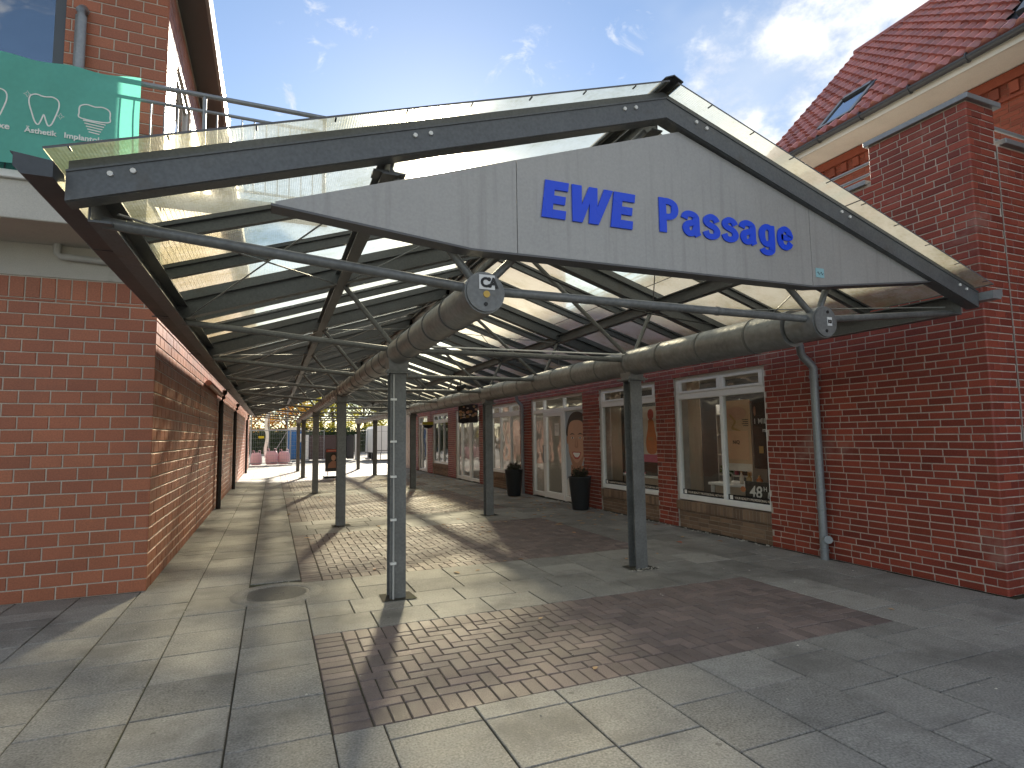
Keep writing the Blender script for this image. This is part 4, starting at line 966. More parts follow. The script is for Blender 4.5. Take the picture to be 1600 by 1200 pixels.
a = e0-un*.03; b = a+us*(SLL+.02)
rf.prism([(a.x, a.z), (b.x, b.z), (2*HR-a.x, a.z), (2*HR-a.x, a.z-.06), (HR, b.z-.08), (a.x, a.z-.06)], lambda u, v, d: (u, d, v), HY0, HY1)
roof = rf.build('roof', 'container_dark', HS)
TW, TE = .20, .265
tm = MB(); nseg = 8
def tprof(t): return .046*math.sin(2*math.pi*(t-.08))*(.9 if t < .58 else .55)
vs = []
for i in range(nseg+1):
    t = i/nseg; h = tprof(t)
    for s, lift in ((0, .050), (TE+.05, .008)): vs.append(Y1*(t*TW*1.06-TW/2)+us*s+un*(h+lift+.01))
    vs.append(Y1*(t*TW*1.06-TW/2)+us*0.002+un*(h*.4-.01))
tm.add(vs, [(3*i, 3*i+3, 3*i+4, 3*i+1) for i in range(nseg)], True); tm.add(vs, [(3*i+2, 3*i+5, 3*i+3, 3*i) for i in range(nseg)], False); tmm = tm.mesh('roof_tile'); tmm.materials.append(MATS['roof_tile'])
tiles = []; rows = int(SLL/TE)+1; 
SKY = [(6.50, 7.18, .28, 1.32), (3.45, 4.15, .50, 1.60)]       # roof windows: y0,y1, s0,s1
for r in range(rows):
    y = HY1-TW/2; 
    while y > 0:
        s = r*TE
        if not any(a-.10 < y < b+.10 and c-.28 < s < d_-.02 for a, b, c, d_ in SKY): tiles.append(e0+us*s+Y1*y)
        y -= TW
tiles.sort(key=lambda p: (p-CAMP).length if inframe(p) else 1e9)
restt = MB()
for i, p in enumerate(tiles):
    if i < 300 and inframe(p): 
        o = obj('roof_tile', tmm, None, roof, p+un*random.uniform(-.004, .004)); o.rotation_euler = (random.uniform(-.008, .008), random.uniform(-.008, .008), random.uniform(-.008, .008))
    else: o_ = len(restt.v); restt.v += [tuple(Vector(v)+p) for v in tm.v]; restt.f += [tuple(i_+o_ for i_ in f) for f in tm.f]; restt.sm += tm.sm; restt.mi += tm.mi
restt.build('tiling', 'roof_tile', roof, kind='stuff')
MB().tube(Vector((HR, HY0, HRZ+.07)), Vector((HR, HY1, HRZ+.07)), .09, 12).build('ridge_tiles', 'roof_tile', HS)
MB().obox(e0+Y1*(HY1+.02)-un*.06, e0+us*SLL+Y1*(HY1+.02)-un*.06, Y1*.02, un*.09).build('verge_board', 'container_brown', HS)
for (a, b, c, d_) in SKY:
    m = MB(); h = .07
    m.obox(e0+us*c+Y1*(a+.03), e0+us*d_+Y1*(a+.03), Y1*.04, un*h); m.obox(e0+us*c+Y1*(b-.03), e0+us*d_+Y1*(b-.03), Y1*.04, un*h)
    m.obox(e0+us*(c+.03)+Y1*(a+.07), e0+us*(c+.03)+Y1*(b-.07), us*.04, un*h); m.obox(e0+us*(d_-.04)+Y1*(a+.07), e0+us*(d_-.04)+Y1*(b-.07), us*.06, un*(h+.02))
    so = m.build('roof_window', 'frame_dark', HS)
    m = MB(); m.obox(e0+us*(c+.06)+Y1*((a+b)/2)+un*.045, e0+us*(d_-.09)+Y1*((a+b)/2)+un*.045, Y1*((b-a)/2-.06), un*.004); m.build('pane', 'house_glass', so)

# ================================================================== SHOP DISPLAY, POSTERS
def flat(name, mt, parent, x, pts, t=.002): return MB().prism(pts, lambda u, v, d: (d, u, v), x, x+t).build(name, mt, parent)
def rect(y0, y1, z0, z1): return [(y0, z0), (y1, z0), (y1, z1), (y0, z1)]
def ell(cy, cz, ry, rz, n=28, a0=0, a1=2*math.pi): return [(cy+ry*math.cos(a0+(a1-a0)*k/n), cz+rz*math.sin(a0+(a1-a0)*k/n)) for k in range(n)]
MYD = (0, -1, 0)     # reading direction of lettering on things facing the passage
PX = SX+.30
p = thing('poster', (PX, 6.75, 1.0), 'tan perfume poster with a round bottle hanging in the nearest shop window', 'poster')
flat('sheet', 'poster_tan', p, PX, rect(6.42, 6.98, .98, 1.98), .004)
flat('bottle', 'poster_peach', p, PX-.004, rect(6.47, 6.93, 1.10, 1.52), .003); flat('bottle_cap', 'poster_skin', p, PX-.004, ell(6.70, 1.78, .21, .10), .003)
flat('swirl', 'poster_gold', p, PX-.0045, smooth([(6.68, 1.52), (6.80, 1.56), (6.74, 1.66), (6.84, 1.76), (6.80, 1.77), (6.70, 1.66), (6.76, 1.58), (6.62, 1.53)], 3), .003)
flat('foot_strip', 'poster_pale', p, PX-.003, rect(6.42, 6.98, .93, 1.04), .003)
place_text('lettering', 'NIQ', .075, (PX-.005, 6.78, 1.33), MYD, 'poster_hair', p, .001, .0008)
for k in range(4): flat('text_line', 'poster_hair', p, PX-.005, rect(6.46, 6.58-.02*(k % 2), 1.68-.03*k, 1.69-.03*k), .001)
p = thing('poster', (PX, 6.15, 1.0), 'dark perfume poster with white lettering at the near edge of the first shop window', 'poster')
flat('sheet', 'poster_dark', p, PX, rect(5.86, 6.38, .98, 1.98), .004)
place_text('lettering', '1 MIL', .105, (PX-.002, 6.36, 1.62), MYD, 'poster_teeth', p, .001, .001); place_text('lettering', 'rab', .085, (PX-.002, 6.20, 1.50), MYD, 'poster_teeth', p, .002, .001)
flat('figure', 'poster_skin2', p, PX-.003, ell(6.33, 1.80, .02, .07), .002); flat('bottle', 'poster_gold', p, PX-.003, rect(6.20, 6.28, 1.20, 1.30), .002)
p = thing('window_sign', (PX-.08, 6.2, .5), 'black board lettered 48H at the foot of the nearest shop window', 'sign')
flat('board', 'print_black', p, PX-.08, rect(5.86, 6.50, .52, .80), .02)
place_text('lettering', '48', .23, (PX-.083, 6.42, .58), MYD, 'poster_teeth', p, .003, .001, shear=.12); place_text('lettering', 'H', .09, (PX-.083, 6.16, .68), MYD, 'poster_teeth', p, .001, .001); place_text('lettering', 'LO', .13, (PX-.083, 6.10, .58), MYD, 'poster_teeth', p, .001, .001, shear=.15)
flat('ornament', 'poster_orange', p, PX-.083, ell(6.54, .68, .05, .04), .002)
for (a, b, lab) in ((5.84, 7.75, 'black lettered film strip along the bottom of the nearest shop window'), (8.25, 10.12, 'black lettered film strip along the bottom of the second shop window')):
    p = thing('window_film', (SX+.07, (a+b)/2, .53), lab, 'window film'); mm = a+(b-a)*.46 if a < 8 else (a+b)/2
    for y0, y1 in ((a+.06, mm-.035), (mm+.035, b-.06)):
        flat('strip', 'print_black', p, SX+.0745, rect(y0, y1, ZS+.085, ZS+.165), .002)
        place_text('lettering', 'YOUR BEAUTY PROFESSIONAL NETWORK', .046, (SX+.074, y1-.12, ZS+.107), MYD, 'poster_pale', p, .0003, .0005, .93)
        flat('emblem', 'poster_teeth', p, SX+.0735, rect(y1-.09, y1-.03, ZS+.095, ZS+.155), .001)
# display furniture
def table(x0, x1, y0, y1, z, lab):
    t_ = thing('display_table', ((x0+x1)/2, (y0+y1)/2, .012), lab, 'table'); MB().cbox(x0, x1, y0, y1, z-.04, z, .006).build('table_top', 'counter_white', t_)
    MB().box(x0+.1, x1, y0+.05, y1-.05, z-.34, z-.041).build('drawer_box', 'curtain', t_)
    for xx in (x0+.03, x1-.07):
        for yy in (y0+.03, y1-.07): MB().box(xx, xx+.04, yy, yy+.04, .012, z-.041 if xx == x0+.03 else z-.345).build('leg', 'counter_white', t_)
table(PX+.03, PX+.6, 6.3, 7.4, .72, 'white display table behind the nearest shop window')
table(PX+.03, PX+.55, 8.5, 10.0, .72, 'white display table behind the second shop window')
def bottle(x, y, z, r, h, mt, lab):
    b_ = thing('bottle', (x, y, z), lab, 'bottle'); MB().lathe((x, y, z), [(0, 0), (r, 0), (r, h*.6), (r*.4, h*.75), (r*.4, h*.85)], 12).build('body', mt, b_); MB().lathe((x, y, z), [(r*.45, h*.85), (r*.45, h), (0, h)], 12).build('cap', 'poster_gold', b_)
bottle(PX+.2, 6.85, .721, .03, .2, 'poster_pale', 'pale bottle on the display table left of the jars'); bottle(PX+.16, 6.66, .721, .04, .17, 'poster_gold', 'amber bottle on the display table in the nearest window'); bottle(PX+.2, 6.50, .721, .045, .14, 'poster_orange', 'orange jar on the display table beside the amber bottle')
def leafclump(c, r, n, mt, size, parent, name='foliage', flat_=1., seed=1):
    rg = random.Random(seed); m = MB()
    for k in range(n):
        d = Vector((rg.gauss(0, 1), rg.gauss(0, 1), rg.gauss(0, 1)*flat_)).normalized()*r*rg.random()**.4; d.z *= flat_
        p_ = Vector(c)+d; a_ = Vector((rg.gauss(0, 1), rg.gauss(0, 1), rg.gauss(0, 1))).normalized(); b_ = a_.orthogonal().normalized(); s_ = size*rg.uniform(.6, 1.3)
        m.add([p_-a_*s_, p_-b_*s_*.45, p_+a_*s_, p_+b_*s_*.45], [(0, 1, 2, 3)])
    return m.build(name, mt, parent)
dp_ = thing('potted_plant', (PX+.2, 7.15, .72), 'small green potted plant on the display table in the nearest window', 'plant')
MB().lathe((PX+.2, 7.15, .721), [(0, 0), (.05, 0), (.065, .10), (0, .10)], 14).build('pot', 'poster_pale', dp_); leafclump((PX+.2, 7.15, .92), .11, 160, 'green_leaf', .03, dp_)
sh = thing('shelf_unit', (8.6, 7.9, 0), 'shelf unit with goods inside the shop behind the nearest window', 'shelf')
for z in (.4, .75, 1.1, 1.45, 1.8): MB().box(7.3, 7.62, 7.35, 8.1, z, z+.025).build('shelf_board', 'counter_white', sh)
for y in (7.33, 8.1): MB().box(7.3, 7.62, y, y+.02, .012, 2.0).build('side_panel', 'counter_white', sh)
rg = random.Random(4)
for z in (.425, .775, 1.125, 1.475, 1.825):
    y = 7.38
    while y < 8.02:
        wv = rg.uniform(.05, .12); hh = rg.uniform(.1, .24); MB().cbox(7.34, 7.45, y, y+wv, z, z+hh, .006).build('goods', rg.choice(['poster_pale', 'poster_red', 'poster_tan', 'counter_white', 'poster_dark', 'pink']), sh); y += wv+rg.uniform(.01, .05)
def curtain(y0, y1, x, lab):
    m = MB(); n = 24; vs = []
    for k in range(n+1):
        y = y0+(y1-y0)*k/n; vs += [(x+.018*math.sin(k*1.9), y, .5), (x+.018*math.sin(k*1.9), y, 2.36), (x+.006+.018*math.sin(k*1.9), y, 2.36), (x+.006+.018*math.sin(k*1.9), y, .5)]
    m.add(vs, [(4*k+i, 4*k+4+i, 4*k+4+(i+1) % 4, 4*k+(i+1) % 4) for k in range(n) for i in range(4)], True)
    return m.build('curtain_panel', 'curtain', None, label=lab, cat='curtain')
curtain(7.42, 7.72, PX-.05, 'beige curtain panel at the far side of the nearest shop window'); curtain(9.72, 10.08, PX-.05, 'beige curtain panel at the far side of the second shop window')
p = thing('poster', (PX, 8.8, 1.0), 'poster of a red and orange perfume bottle in the second shop window', 'poster')
flat('sheet', 'poster_pale', p, PX, rect(8.52, 9.05, .98, 2.0), .004); flat('bottle', 'poster_orange', p, PX-.004, smooth([(8.68, 1.15), (8.92, 1.15), (8.97, 1.35), (8.90, 1.6), (8.88, 1.75), (8.74, 1.75), (8.70, 1.6), (8.64, 1.35)], 3), .003); flat('bottle_cap', 'poster_red', p, PX-.004, ell(8.81, 1.85, .09, .10), .003); flat('foot_strip', 'pink', p, PX-.003, rect(8.52, 9.05, .98, 1.12), .003)
place_text('lettering', 'NIQ', .08, (PX-.006, 8.90, 1.38), MYD, 'poster_gold', p, .001, .0008)
m = MB(); n = 14; vs = []
for i in range(n+1):
    for j in range(n+1): vs.append((PX+.08+.3*i/n, 9.55+.3*j/n, .735+.03*math.sin(i*1.3)*math.sin(j*.9+1)+.015*math.sin(i*2.7+j)))
m.add(vs, [(i*(n+1)+j, (i+1)*(n+1)+j, (i+1)*(n+1)+j+1, i*(n+1)+j+1) for i in range(n) for j in range(n)], True); m.build('pink_cloth', 'pink', None, label='crumpled pink cloth lying on the table in the second shop window', cat='cloth')
c_ = thing('cushion', (PX+.2, 8.62, .72), 'red cushion standing at the near end of the second window table', 'cushion')
MB().lathe((PX+.2, 8.62, .73), [(0, 0), (.10, .02), (.13, .09), (.10, .16), (0, .18)], 16).build('cover', 'poster_red', c_)
bx_ = thing('display_box', (PX+.3, 9.1, .72), 'dark box standing on the table in the second shop window', 'box'); MB().cbox(PX+.15, PX+.45, 8.85, 9.25, .721, 1.02, .01).build('carton', 'poster_dark', bx_); MB().box(PX+.15, PX+.45, 8.85, 9.25, 1.021, 1.03).build('lid', 'container_dark', bx_)
# poster with a smiling face on the glazed side light
fp = thing('face_poster', (SX+.12, 11.3, .1), 'large poster of a smiling dark-haired man beside the white shop door', 'poster')
FPX_ = SX+.068; FY = 11.33
flat('sheet', 'poster_blue', fp, FPX_+.006, rect(10.86, 11.75, .14, 2.03), .003)
def fl(name, mt, pts, k): return flat(name, mt, fp, FPX_+.006-.0012*k, [(min(max(11.22+(u-FY)*1.38, 10.865), 11.745), max(v*1.04-.05, .145)) for u, v in pts], .001)
fl('hair', 'poster_hair', smooth([(FY-.33, 1.45), (FY-.36, 1.68), (FY-.28, 1.88), (FY-.05, 1.98), (FY+.18, 1.92), (FY+.30, 1.72), (FY+.30, 1.45)], 5), 1)
fl('neck', 'poster_skin2', [(FY-.22, .30), (FY+.22, .30), (FY+.20, .85), (FY-.20, .85)], 1.5)
fl('shirt', 'white_panel', [(10.87, .15), (11.74, .15), (11.70, .50), (FY+.22, .62), (FY, .42), (FY-.22, .62), (10.92, .50)], 2)
fl('head', 'poster_skin', smooth([(FY-.29, 1.55), (FY-.27, 1.25), (FY-.20, .95), (FY-.08, .78), (FY+.08, .78), (FY+.20, .95), (FY+.27, 1.25), (FY+.28, 1.55), (FY+.20, 1.75), (FY, 1.80), (FY-.20, 1.75)], 5), 3)
fl('beard', 'poster_skin2', smooth([(FY-.26, 1.15), (FY-.19, .95), (FY-.08, .78), (FY+.08, .78), (FY+.19, .95), (FY+.26, 1.15), (FY+.17, 1.02), (FY, .90), (FY-.17, 1.02)], 4), 4)
for s in (-1, 1):
    fl('eyebrow', 'poster_hair', smooth([(FY+s*.05, 1.49), (FY+s*.13, 1.525), (FY+s*.22, 1.49), (FY+s*.13, 1.50)], 3), 4)
    fl('eye', 'poster_teeth', ell(FY+s*.125, 1.425, .045, .020), 4); fl('iris', 'poster_hair', ell(FY+s*.125, 1.425, .019, .020), 5)
    fl('ear', 'poster_skin2', ell(FY+s*.30, 1.38, .03, .09), 2.5)
fl('nose', 'poster_skin2', smooth([(FY-.02, 1.42), (FY-.055, 1.24), (FY, 1.215), (FY+.055, 1.24), (FY+.02, 1.42), (FY+.028, 1.26), (FY, 1.25), (FY-.01, 1.27)], 3), 4)
fl('lips', 'poster_red', smooth([(FY-.14, 1.12), (FY, 1.13), (FY+.14, 1.12), (FY+.08, 1.00), (FY, .975), (FY-.08, 1.00)], 4), 5)
fl('teeth', 'poster_teeth', smooth([(FY-.115, 1.105), (FY, 1.112), (FY+.115, 1.105), (FY+.06, 1.03), (FY, 1.015), (FY-.06, 1.03)], 4), 6)
nt = thing('notice', (SX+.03, 12.15, 1.6), 'white paper notice taped inside the glass of the white shop door', 'notice'); flat('sheet', 'counter_white', nt, SX+.065, rect(12.05, 12.26, 1.48, 1.77)); 
for k in range(6): flat('text_line', 'sign_edge', nt, SX+.0635, rect(12.08, 12.23-.02*(k % 3), 1.72-.03*k, 1.727-.03*k), .001)
# hanging food picture board and yellow sign
fb_ = thing('food_sign', (5.85, 17.6, 2.0), 'picture board of pastries hanging over the far shop door', 'sign')
MB().box(5.44, 6.085, 17.56, 17.60, 1.93, 2.52).build('board', 'poster_dark', fb_)
rg = random.Random(11)
for k in range(30):
    cx, cz, rr_ = rg.uniform(5.50, 6.03), rg.uniform(2.0, 2.46), rg.uniform(.03, .06)
    MB().lathe((0, 0, 0), [(0, 0), (rr_, 0)], 4); MB().prism(ell(cx, cz, rr_, rr_*.75, 12), lambda u, v, d: (u, d, v), 17.552+.0002*k-.008, 17.559).build('pastry', rg.choice(['poster_gold', 'poster_tan', 'green_leaf', 'poster_peach', 'poster_pale']), fb_)
MB().prism(ell(5.62, 1.99, .16, .09, 20), lambda u, v, d: (u, d, v), 17.538, 17.543).build('bowl', 'print_black', fb_)
for x in (5.6, 5.95): MB().tube((x, 17.58, 2.52), (x, 17.58, 2.75), .006, 6).build('hanger', 'zinc', fb_)
ysn = thing('hanging_sign', (5.75, 22.8, 1.9), 'small yellow and black projecting sign over the farthest shop door', 'sign')
MB().cbox(5.55, 6.0, 22.77, 22.83, 1.98, 2.10, .01).build('yellow_panel', 'plastic_yellow', ysn)
MB().prism([(5.56, 1.975), (5.99, 1.975), (5.94, 1.87), (5.78, 1.83), (5.62, 1.87)], lambda u, v, d: (u, d, v), 22.775, 22.825).build('black_panel', 'print_black', ysn); MB().tube((5.9, 22.8, 2.1), (5.9, 22.8, 2.7), .008, 6).build('hanger', 'rubber_black', ysn)

# ================================================================== PLANTERS
def planter(x, y, h, r, lab, seed):
    t_ = thing('planter', (x, y, 0), lab, 'planter', 'black planters at the shop front')
    MB().lathe((x, y, 0), [(0, .004), (r*.66, .004), (r*.70, .02), (r*.97, h-.03), (r, h-.015), (r, h), (r-.02, h), (r-.025, h-.05), (0, h-.05)], 32).build('pot', 'pot_black', t_)
    MB().lathe((x, y, 0), [(0, h-.03), (r*.6, h-.035), (r-.026, h-.045)], 20).build('soil', 'soil', t_)
    leafclump((x, y, h+.05), r*.75, 520, 'heather', .028, t_, flat_=.7, seed=seed)
    rg = random.Random(seed)
    m = MB()
    for k in range(26):
        a_ = rg.uniform(0, 6.28); q = rg.uniform(.2, .85)*r; m.tube((x+math.cos(a_)*q*.5, y+math.sin(a_)*q*.5, h-.04), (x+math.cos(a_)*q, y+math.sin(a_)*q, h+rg.uniform(.10, .22)), .004, 4)
    m.build('stems', 'heather', t_)
planter(5.75, 10.35, .66, .235, 'tall black planter with dark heather right of the white shop door', 3)
planter(5.60, 13.45, .66, .235, 'tall black planter with dark heather left of the white shop door', 5)

# ================================================================== PAVEMENT SIGN
ps = thing('pavement_sign', (2.2, 23.0, 0), 'freestanding poster sign with red top standing on the far paving', 'sign')
MB().cbox(1.80, 2.52, 22.75, 23.2, .01, .09, .02).build('foot', 'rubber_black', ps)
for x in (1.95, 2.37): MB().tube((x, 22.98, .09), (x, 22.98, .26), .014, 8).build('spring', 'zinc', ps)
MB().cbox(1.86, 2.46, 22.955, 23.005, .25, 1.10, .01).build('panel', 'poster_dark', ps)
def ff(name, mt, pts, k=0): MB().prism(pts, lambda u, v, d: (u, d, v), 22.953-.001*k, 22.954-.001*k+.0005).build(name, mt, ps)
ff('header', 'poster_red', [(1.89, .98), (2.43, .98), (2.43, 1.08), (1.89, 1.08)]); ff('hair', 'poster_hair', ell(2.16, .82, .13, .12), 0); ff('face', 'poster_skin', ell(2.16, .76, .085, .11), 1); ff('shoulders', 'poster_skin2', [(1.95, .38), (2.38, .38), (2.34, .55), (2.22, .64), (2.10, .64), (1.99, .55)], 0)
ff('header_print', 'poster_skin', [(1.96, 1.015), (2.36, 1.015), (2.36, 1.045), (1.96, 1.045)], 1)

# ================================================================== FAR END: building site, containers, trees
sc_ = thing('scaffold', (-.4, 38, 0), 'tube scaffold with white tarpaulin strip at the far left end', 'scaffold')
for x in (-1.2, -.2, .85):
    for y in (38, 38.9): MB().tube((x, y, 0), (x, y, 5.2), .025, 8).build('standard', 'zinc', sc_)
for z in (2.05, 4.05):
    for y in (38, 38.9): MB().tube((-1.3, y, z), (.95, y, z), .024, 8).build('ledger', 'zinc', sc_)
    MB().box(-1.2, .85, 38.02, 38.88, z+.03, z+.07).build('deck_board', 'wood', sc_)
for z in (2.6, 3.1, 4.6): MB().tube((-1.3, 38, z), (.95, 38, z), .02, 8).build('guard_rail', 'zinc', sc_)
MB().tube((-.2, 38, .1), (.85, 38, 2.0), .02, 8).build('brace', 'zinc', sc_)
m = MB(); pts = [(-.33+.10*math.sin(k*.8)*.5, 3.6-.2*k) for k in range(17)]
m.add([(x+s*.09, 37.93+.02*math.sin(i), z) for i, (x, z) in enumerate(pts) for s in (-1, 1)]+[(x+s*.09, 37.95+.02*math.sin(i), z) for i, (x, z) in enumerate(pts) for s in (-1, 1)], [(2*i, 2*i+1, 2*i+3, 2*i+2) for i in range(16)]+[(34+2*i, 34+2*i+2, 34+2*i+3, 34+2*i+1) for i in range(16)], True); m.build('tarpaulin', 'white_panel', sc_)
def fence(x0, x1, y, lab):
    f_ = thing('fence_panel', ((x0+x1)/2, y, 0), lab, 'fence', 'mesh fence panels of the building site')
    fr_ = MB(); fr_.tube((x0, y, .1), (x0, y, 2.0), .02, 8); fr_.tube((x1, y, .1), (x1, y, 2.0), .02, 8); fr_.tube((x0, y, 2.0), (x1, y, 2.0), .02, 8); fr_.tube((x0, y, .12), (x1, y, .12), .02, 8); fr_.build('frame', 'zinc', f_)
    ms = MB(); x = x0+.1
    while x < x1: ms.tube((x, y, .12), (x, y, 2.0), .004, 4, caps=False); x += .1
    z = .3
    while z < 2: ms.tube((x0, y, z), (x1, y, z), .004, 4, caps=False); z += .25
    ms.build('mesh_wires', 'zinc', f_)
    for x in (x0, x1): MB().cbox(x-.12, x+.12, y-.3, y+.3, 0, .12, .02).build('foot', 'grey_pvc', f_)
fence(-1.3, 1.0, 36.6, 'mesh fence panel in front of the scaffold'); fence(1.06, 3.2, 40.6, 'mesh fence panel beside the blue toilet cabin'); fence(5.4, 6.1, 40.9, 'short mesh fence panel between dark container and white trailer')
MB().box(-.75, -.45, 36.55, 36.57, 1.55, 1.68).build('warning_plate', 'plastic_yellow', None, label='small yellow plate on the fence in front of the scaffold', cat='sign')
def sack(x, y, s, lab, seed):
    rg = random.Random(seed); m = MB(); prof = []; n = 14; vs = []; H = [0, .06, .3, .6, .85, 1.0, 1.02]; R = [.30, .40, .43, .42, .38, .33, 0.]
    for i, (h, r) in enumerate(zip(H, R)):
        for k in range(n): t = 2*math.pi*k/n; q = r*s*(1+.1*rg.random()); vs.append((x+q*math.copysign(abs(math.cos(t))**.6, math.cos(t)), y+q*math.copysign(abs(math.sin(t))**.6, math.sin(t)), h*s))
    m.add(vs, [(i*n+k, i*n+(k+1) % n, (i+1)*n+(k+1) % n, (i+1)*n+k) for i in range(len(H)-1) for k in range(n)], True)
    t_ = thing('builders_sack', (x, y, 0), lab, 'sack'); m.build('sack_body', 'tarp_pink', t_)
    for sx_ in (-1, 1): MB().sweep([(x+sx_*.3*s, y, .98*s), (x+sx_*.34*s, y, 1.18*s), (x+sx_*.18*s, y, 1.2*s), (x+sx_*.14*s, y, 1.0*s)], .02, 5).build('handle', 'tarp_pink', t_)
sack(-.85, 37.3, .70, 'pink builders sack at the wall end behind the fence', 1); sack(-.02, 37.4, .78, 'pink builders sack in the middle behind the fence', 2); sack(.66, 37.5, .74, 'pink builders sack nearest the blue toilet cabin', 3)
tl = thing('toilet_cabin', (1.5, 44.3, 0), 'blue portable toilet cabin with white roof', 'toilet cabin')
MB().cbox(.98, 2.05, 43.8, 44.9, .08, 2.12, .03).build('cabin', 'toilet_blue', tl); MB().prism([(.94, 2.12), (2.09, 2.12), (1.98, 2.26), (1.5, 2.34), (1.05, 2.26)], lambda u, v, d: (u, d, v), 43.75, 44.95).build('roof', 'white_panel', tl)
MB().cbox(1.32, 1.98, 43.775, 43.799, .12, 2.0, .008).build('door', 'toilet_blue', tl); MB().box(1.62, 1.95, 43.765, 43.774, 1.25, 1.85).build('door_plate', 'white_panel', tl); MB().cbox(.98, 2.05, 43.8, 44.9, 0, .075, .01).build('skid', 'container_dark', tl)
def container(x0, x1, y0, y1, h, mt, lab, name='site_container'):
    t_ = thing(name, ((x0+x1)/2, y0, 0), lab, 'container'); MB().box(x0+.03, x1-.03, y0+.03, y1-.03, .1, h-.05).build('body', mt, t_)
    for x in (x0, x1-.1): MB().cbox(x, x+.1, y0, y0+.1, .06, h, .01).build('corner_post', mt, t_)
    MB().cbox(x0, x1, y0, y0+.08, h-.08, h+.002, .01).build('top_rail', mt, t_); MB().cbox(x0, x1, y0, y0+.08, .06, .18, .01).build('bottom_rail', mt, t_)
    x = x0+.2; rbm = MB(); rbm.box(0, .08, -.012, .03, .2, h-.1); rm = rbm.mesh('rib'); rm.materials.append(MATS[mt])
    while x < x1-.2: obj('rib', rm, None, t_, (x, y0+.028, 0)); x += .2
    return t_
container(2.32, 4.75, 42.0, 44.0, 1.72, 'container_brown', 'dark brown site container at the end of the passage'); container(4.78, 5.25, 41.4, 43, 1.72, 'container_dark', 'narrow black cabinet beside the brown container')
t_ = thing('plastic_panel', (2.2, 42.6, 0), 'tall white plastic panel left of the brown container', 'panel'); MB().cbox(2.1, 2.3, 41.9, 42.3, 0, 1.75, .02).build('panel', 'white_panel', t_); MB().cbox(2.02, 2.36, 41.8, 42.4, 0, .06, .01).build('foot', 'grey_pvc', t_)
t_ = thing('white_barrier', (5.45, 41, 0), 'tall white barrier right of the black cabinet', 'barrier'); MB().cbox(5.27, 5.55, 41.0, 41.2, .05, 1.75, .02).build('panel', 'white_panel', t_); MB().cbox(5.2, 5.6, 40.9, 41.3, 0, .06, .01).build('foot', 'grey_pvc', t_)
tr_ = thing('trailer', (7.2, 39.2, 0), 'white box trailer with rounded roof at the end of the passage', 'trailer')
prof = [(6.25, .5), (8.9, .5), (8.9, 2.1), (8.8, 2.28), (6.45, 2.28), (6.3, 2.1)]
MB().prism(prof, lambda u, v, d: (u, d, v), 39.0, 43.0).build('body', 'white_panel', tr_)
for x in (6.72, 7.25, 7.78): MB().box(x-.012, x+.012, 38.985, 38.999, .5, 2.26).build('panel_joint', 'container_dark', tr_)
MB().box(6.26, 8.9, 38.985, 38.999, .62, .66).build('side_rail', 'container_dark', tr_); MB().box(6.3, 8.9, 38.985, 38.999, 1.9, 1.93).build('side_rail', 'grey_pvc', tr_)
for y in (40.2, 41.6): MB().tube((6.26, y, .33), (6.5, y, .33), .33, 20).build('wheel', 'rubber_black', tr_)
for x in (6.7, 8.4): MB().tube((x, 39.2, 0), (x, 39.2, .5), .03, 8).build('support_leg', 'zinc', tr_)
def tree(x, y, h, r, mt, lab, seed, n=3800, low=.22):
    rg = random.Random(seed); t_ = thing('tree', (x, y, 0), lab, 'tree', 'trees beyond the passage')
    tk = MB(); top = Vector((x+rg.uniform(-.4, .4), y, h*.62)); tk.tube((x, y, 0), (x+.05, y, h*.3), .22*h/9, 9, .17*h/9); tk.tube((x+.05, y, h*.3), top, .17*h/9, 8, .07*h/9)
    ends = []
    for k in range(9):
        a_ = k*2.4+rg.uniform(-.3, .3); z0 = h*rg.uniform(.22, .55); e_ = Vector((x+math.cos(a_)*r*rg.uniform(.45, .85), y+math.sin(a_)*r*rg.uniform(.45, .85), z0+h*rg.uniform(.12, .35))); tk.tube((x+.04, y, z0), e_, .07*h/9, 6, .02*h/9); ends.append(e_)
    tk.build('trunk', 'bark', t_)
    cl = []
    for k in range(34):
        a_ = rg.uniform(0, 6.283); q = r*math.sqrt(rg.random())*.9; z = h*rg.uniform(low, .97); f_ = math.sqrt(max(0.08, 1-((z/h-.58)/.46)**2)); cl.append((Vector((x+math.cos(a_)*q*f_, y+math.sin(a_)*q*f_, z)), r*rg.uniform(.16, .34)))
    cl += [(e_, r*.3) for e_ in ends]
    m = MB(); per = n//len(cl)
    for c_, cr in cl:
        for k in range(per):
            d = Vector((rg.gauss(0, 1), rg.gauss(0, 1), rg.gauss(0, .75))); d = d.normalized()*cr*rg.random()**.45; p_ = c_+d; a_ = Vector((rg.gauss(0, 1), rg.gauss(0, 1), rg.gauss(0, .6))).normalized(); b_ = a_.orthogonal().normalized(); s_ = rg.uniform(.09, .17)
            m.add([p_-a_*s_, p_-b_*s_*.6, p_+a_*s_, p_+b_*s_*.6], [(0, 1, 2, 3)])
    m.build('crown', mt, t_)
tree(-2.5, 69, 8.5, 3.4, 'tree_orange', 'orange autumn tree behind the scaffold', 1, low=.12); tree(1.4, 72, 9, 3.4, 'tree_orange', 'orange and yellow tree behind the blue toilet cabin', 2, low=.12); tree(5.2, 70, 8, 3.2, 'tree_yellow', 'yellow tree behind the brown container', 3, low=.12)
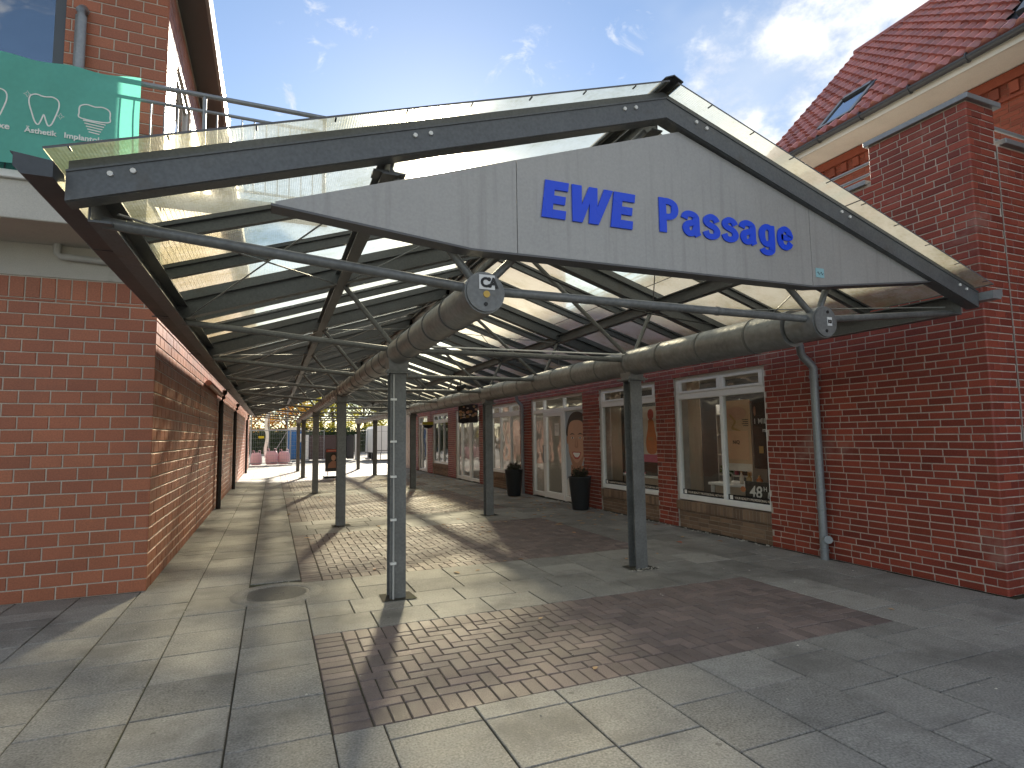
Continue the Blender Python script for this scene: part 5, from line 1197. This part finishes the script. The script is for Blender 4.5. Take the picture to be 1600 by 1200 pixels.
tree(9.8, 68, 8.5, 3.4, 'tree_yellow', 'yellow-green tree behind the white barrier', 4, low=.12); tree(14.5, 73, 10, 4.2, 'tree_green', 'green tree behind the white trailer', 5, low=.12); tree(-7.5, 74, 10, 4.2, 'tree_green', 'green tree at the far left behind the scaffold', 6, low=.12); tree(7.4, 80, 11, 4.4, 'tree_green', 'tall dark green tree behind the yellow ones', 7, low=.12); tree(-.6, 82, 11, 4.4, 'tree_green', 'tall dark green tree behind the orange ones', 8, low=.12)
hd = MB(); rg = random.Random(5)
for k in range(11000):
    p_ = Vector((rg.uniform(-12, 22), rg.uniform(62.5, 64), rg.uniform(0, 1)**.8*2.6)); a_ = Vector((rg.gauss(0, 1), rg.gauss(0, 1), rg.gauss(0, 1))).normalized(); b_ = a_.orthogonal().normalized(); s_ = rg.uniform(.08, .16)
    hd.add([p_-a_*s_, p_-b_*s_*.6, p_+a_*s_, p_+b_*s_*.6], [(0, 1, 2, 3)])
hd.box(-12, 22, 63.2, 63.5, 0, 2.2)
hd.build('hedge', 'hedge_dark', None, label='dark green hedge closing the far end below the trees', cat='hedge')

# ================================================================== LEAVES, GRIT
def leafgeo(m, x, y, s, a, rg, z=.004):
    ca, sa = math.cos(a), math.sin(a); out = []
    for u, v in ((-1, 0), (-.4, .45), (.25, .5), (1, 0), (.25, -.5), (-.4, -.45)):
        out.append((x+s*(u*ca-v*sa), y+s*(u*sa+v*ca), z+s*.30*abs(v)*rg.random()+s*.12*rg.random()))
    m.add(out, [(0, 1, 2, 3), (0, 3, 4, 5)])
rg = random.Random(21); m = MB()
for k in range(520):
    q = rg.random()
    if q < .6: x, y = 6.0-abs(rg.gauss(0, 1.1)), rg.uniform(8, 24)
    elif q < .85: x, y = rg.uniform(3.0, 6.0), rg.uniform(14, 23)
    else: x, y = rg.uniform(.3, 6), rg.uniform(6, 20)
    leafgeo(m, x, y, rg.uniform(.028, .065), rg.uniform(0, 6.3), rg)
m.build('fallen_leaves', 'leaf_litter', None, label='scattered dry brown leaves along the shop fronts', cat='leaves', kind='stuff')
for x, y, s, mt, lab in ((5.196, 6.606, .05, 'leaf_orange', 'bright orange fallen leaf lying behind the nearest right column'), (2.064, 4.428, .028, 'leaf_tan', 'pale fallen leaf on the front brick paving field'), (1.947, 3.364, .032, 'leaf_tan', 'pale fallen leaf on the front edge of the brick paving'), (4.821, 3.393, .032, 'leaf_tan', 'pale fallen leaf on slabs right of the brick paving')):
    m = MB(); leafgeo(m, x, y, s, rg.uniform(0, 6), rg, .006); m.build('fallen_leaf', mt, None, label=lab, cat='leaf')
m = MB()
def grit(x, y, s): 
    m.add([(x-s, y-s*.7, .003), (x+s*.8, y-s, .003), (x+s, y+s*.8, .003), (x-s*.7, y+s, .003), (x, y, .003+s*.9)], [(0, 1, 4), (1, 2, 4), (2, 3, 4), (3, 0, 4)])
for k in range(60): grit(3.86+rg.gauss(0, .09), 5.50+rg.gauss(0, .03), rg.uniform(.006, .014))
for k in range(160): grit(6.08-abs(rg.gauss(0, .035)), rg.uniform(5.8, 12), rg.uniform(.005, .016))
for k in range(90): grit(rg.uniform(-2, 6), rg.uniform(1.4, 9), rg.uniform(.003, .008))
m.build('grit', 'grit', None, label='pale grit and crumbs lying on the paving and along the wall foot', cat='grit', kind='stuff')
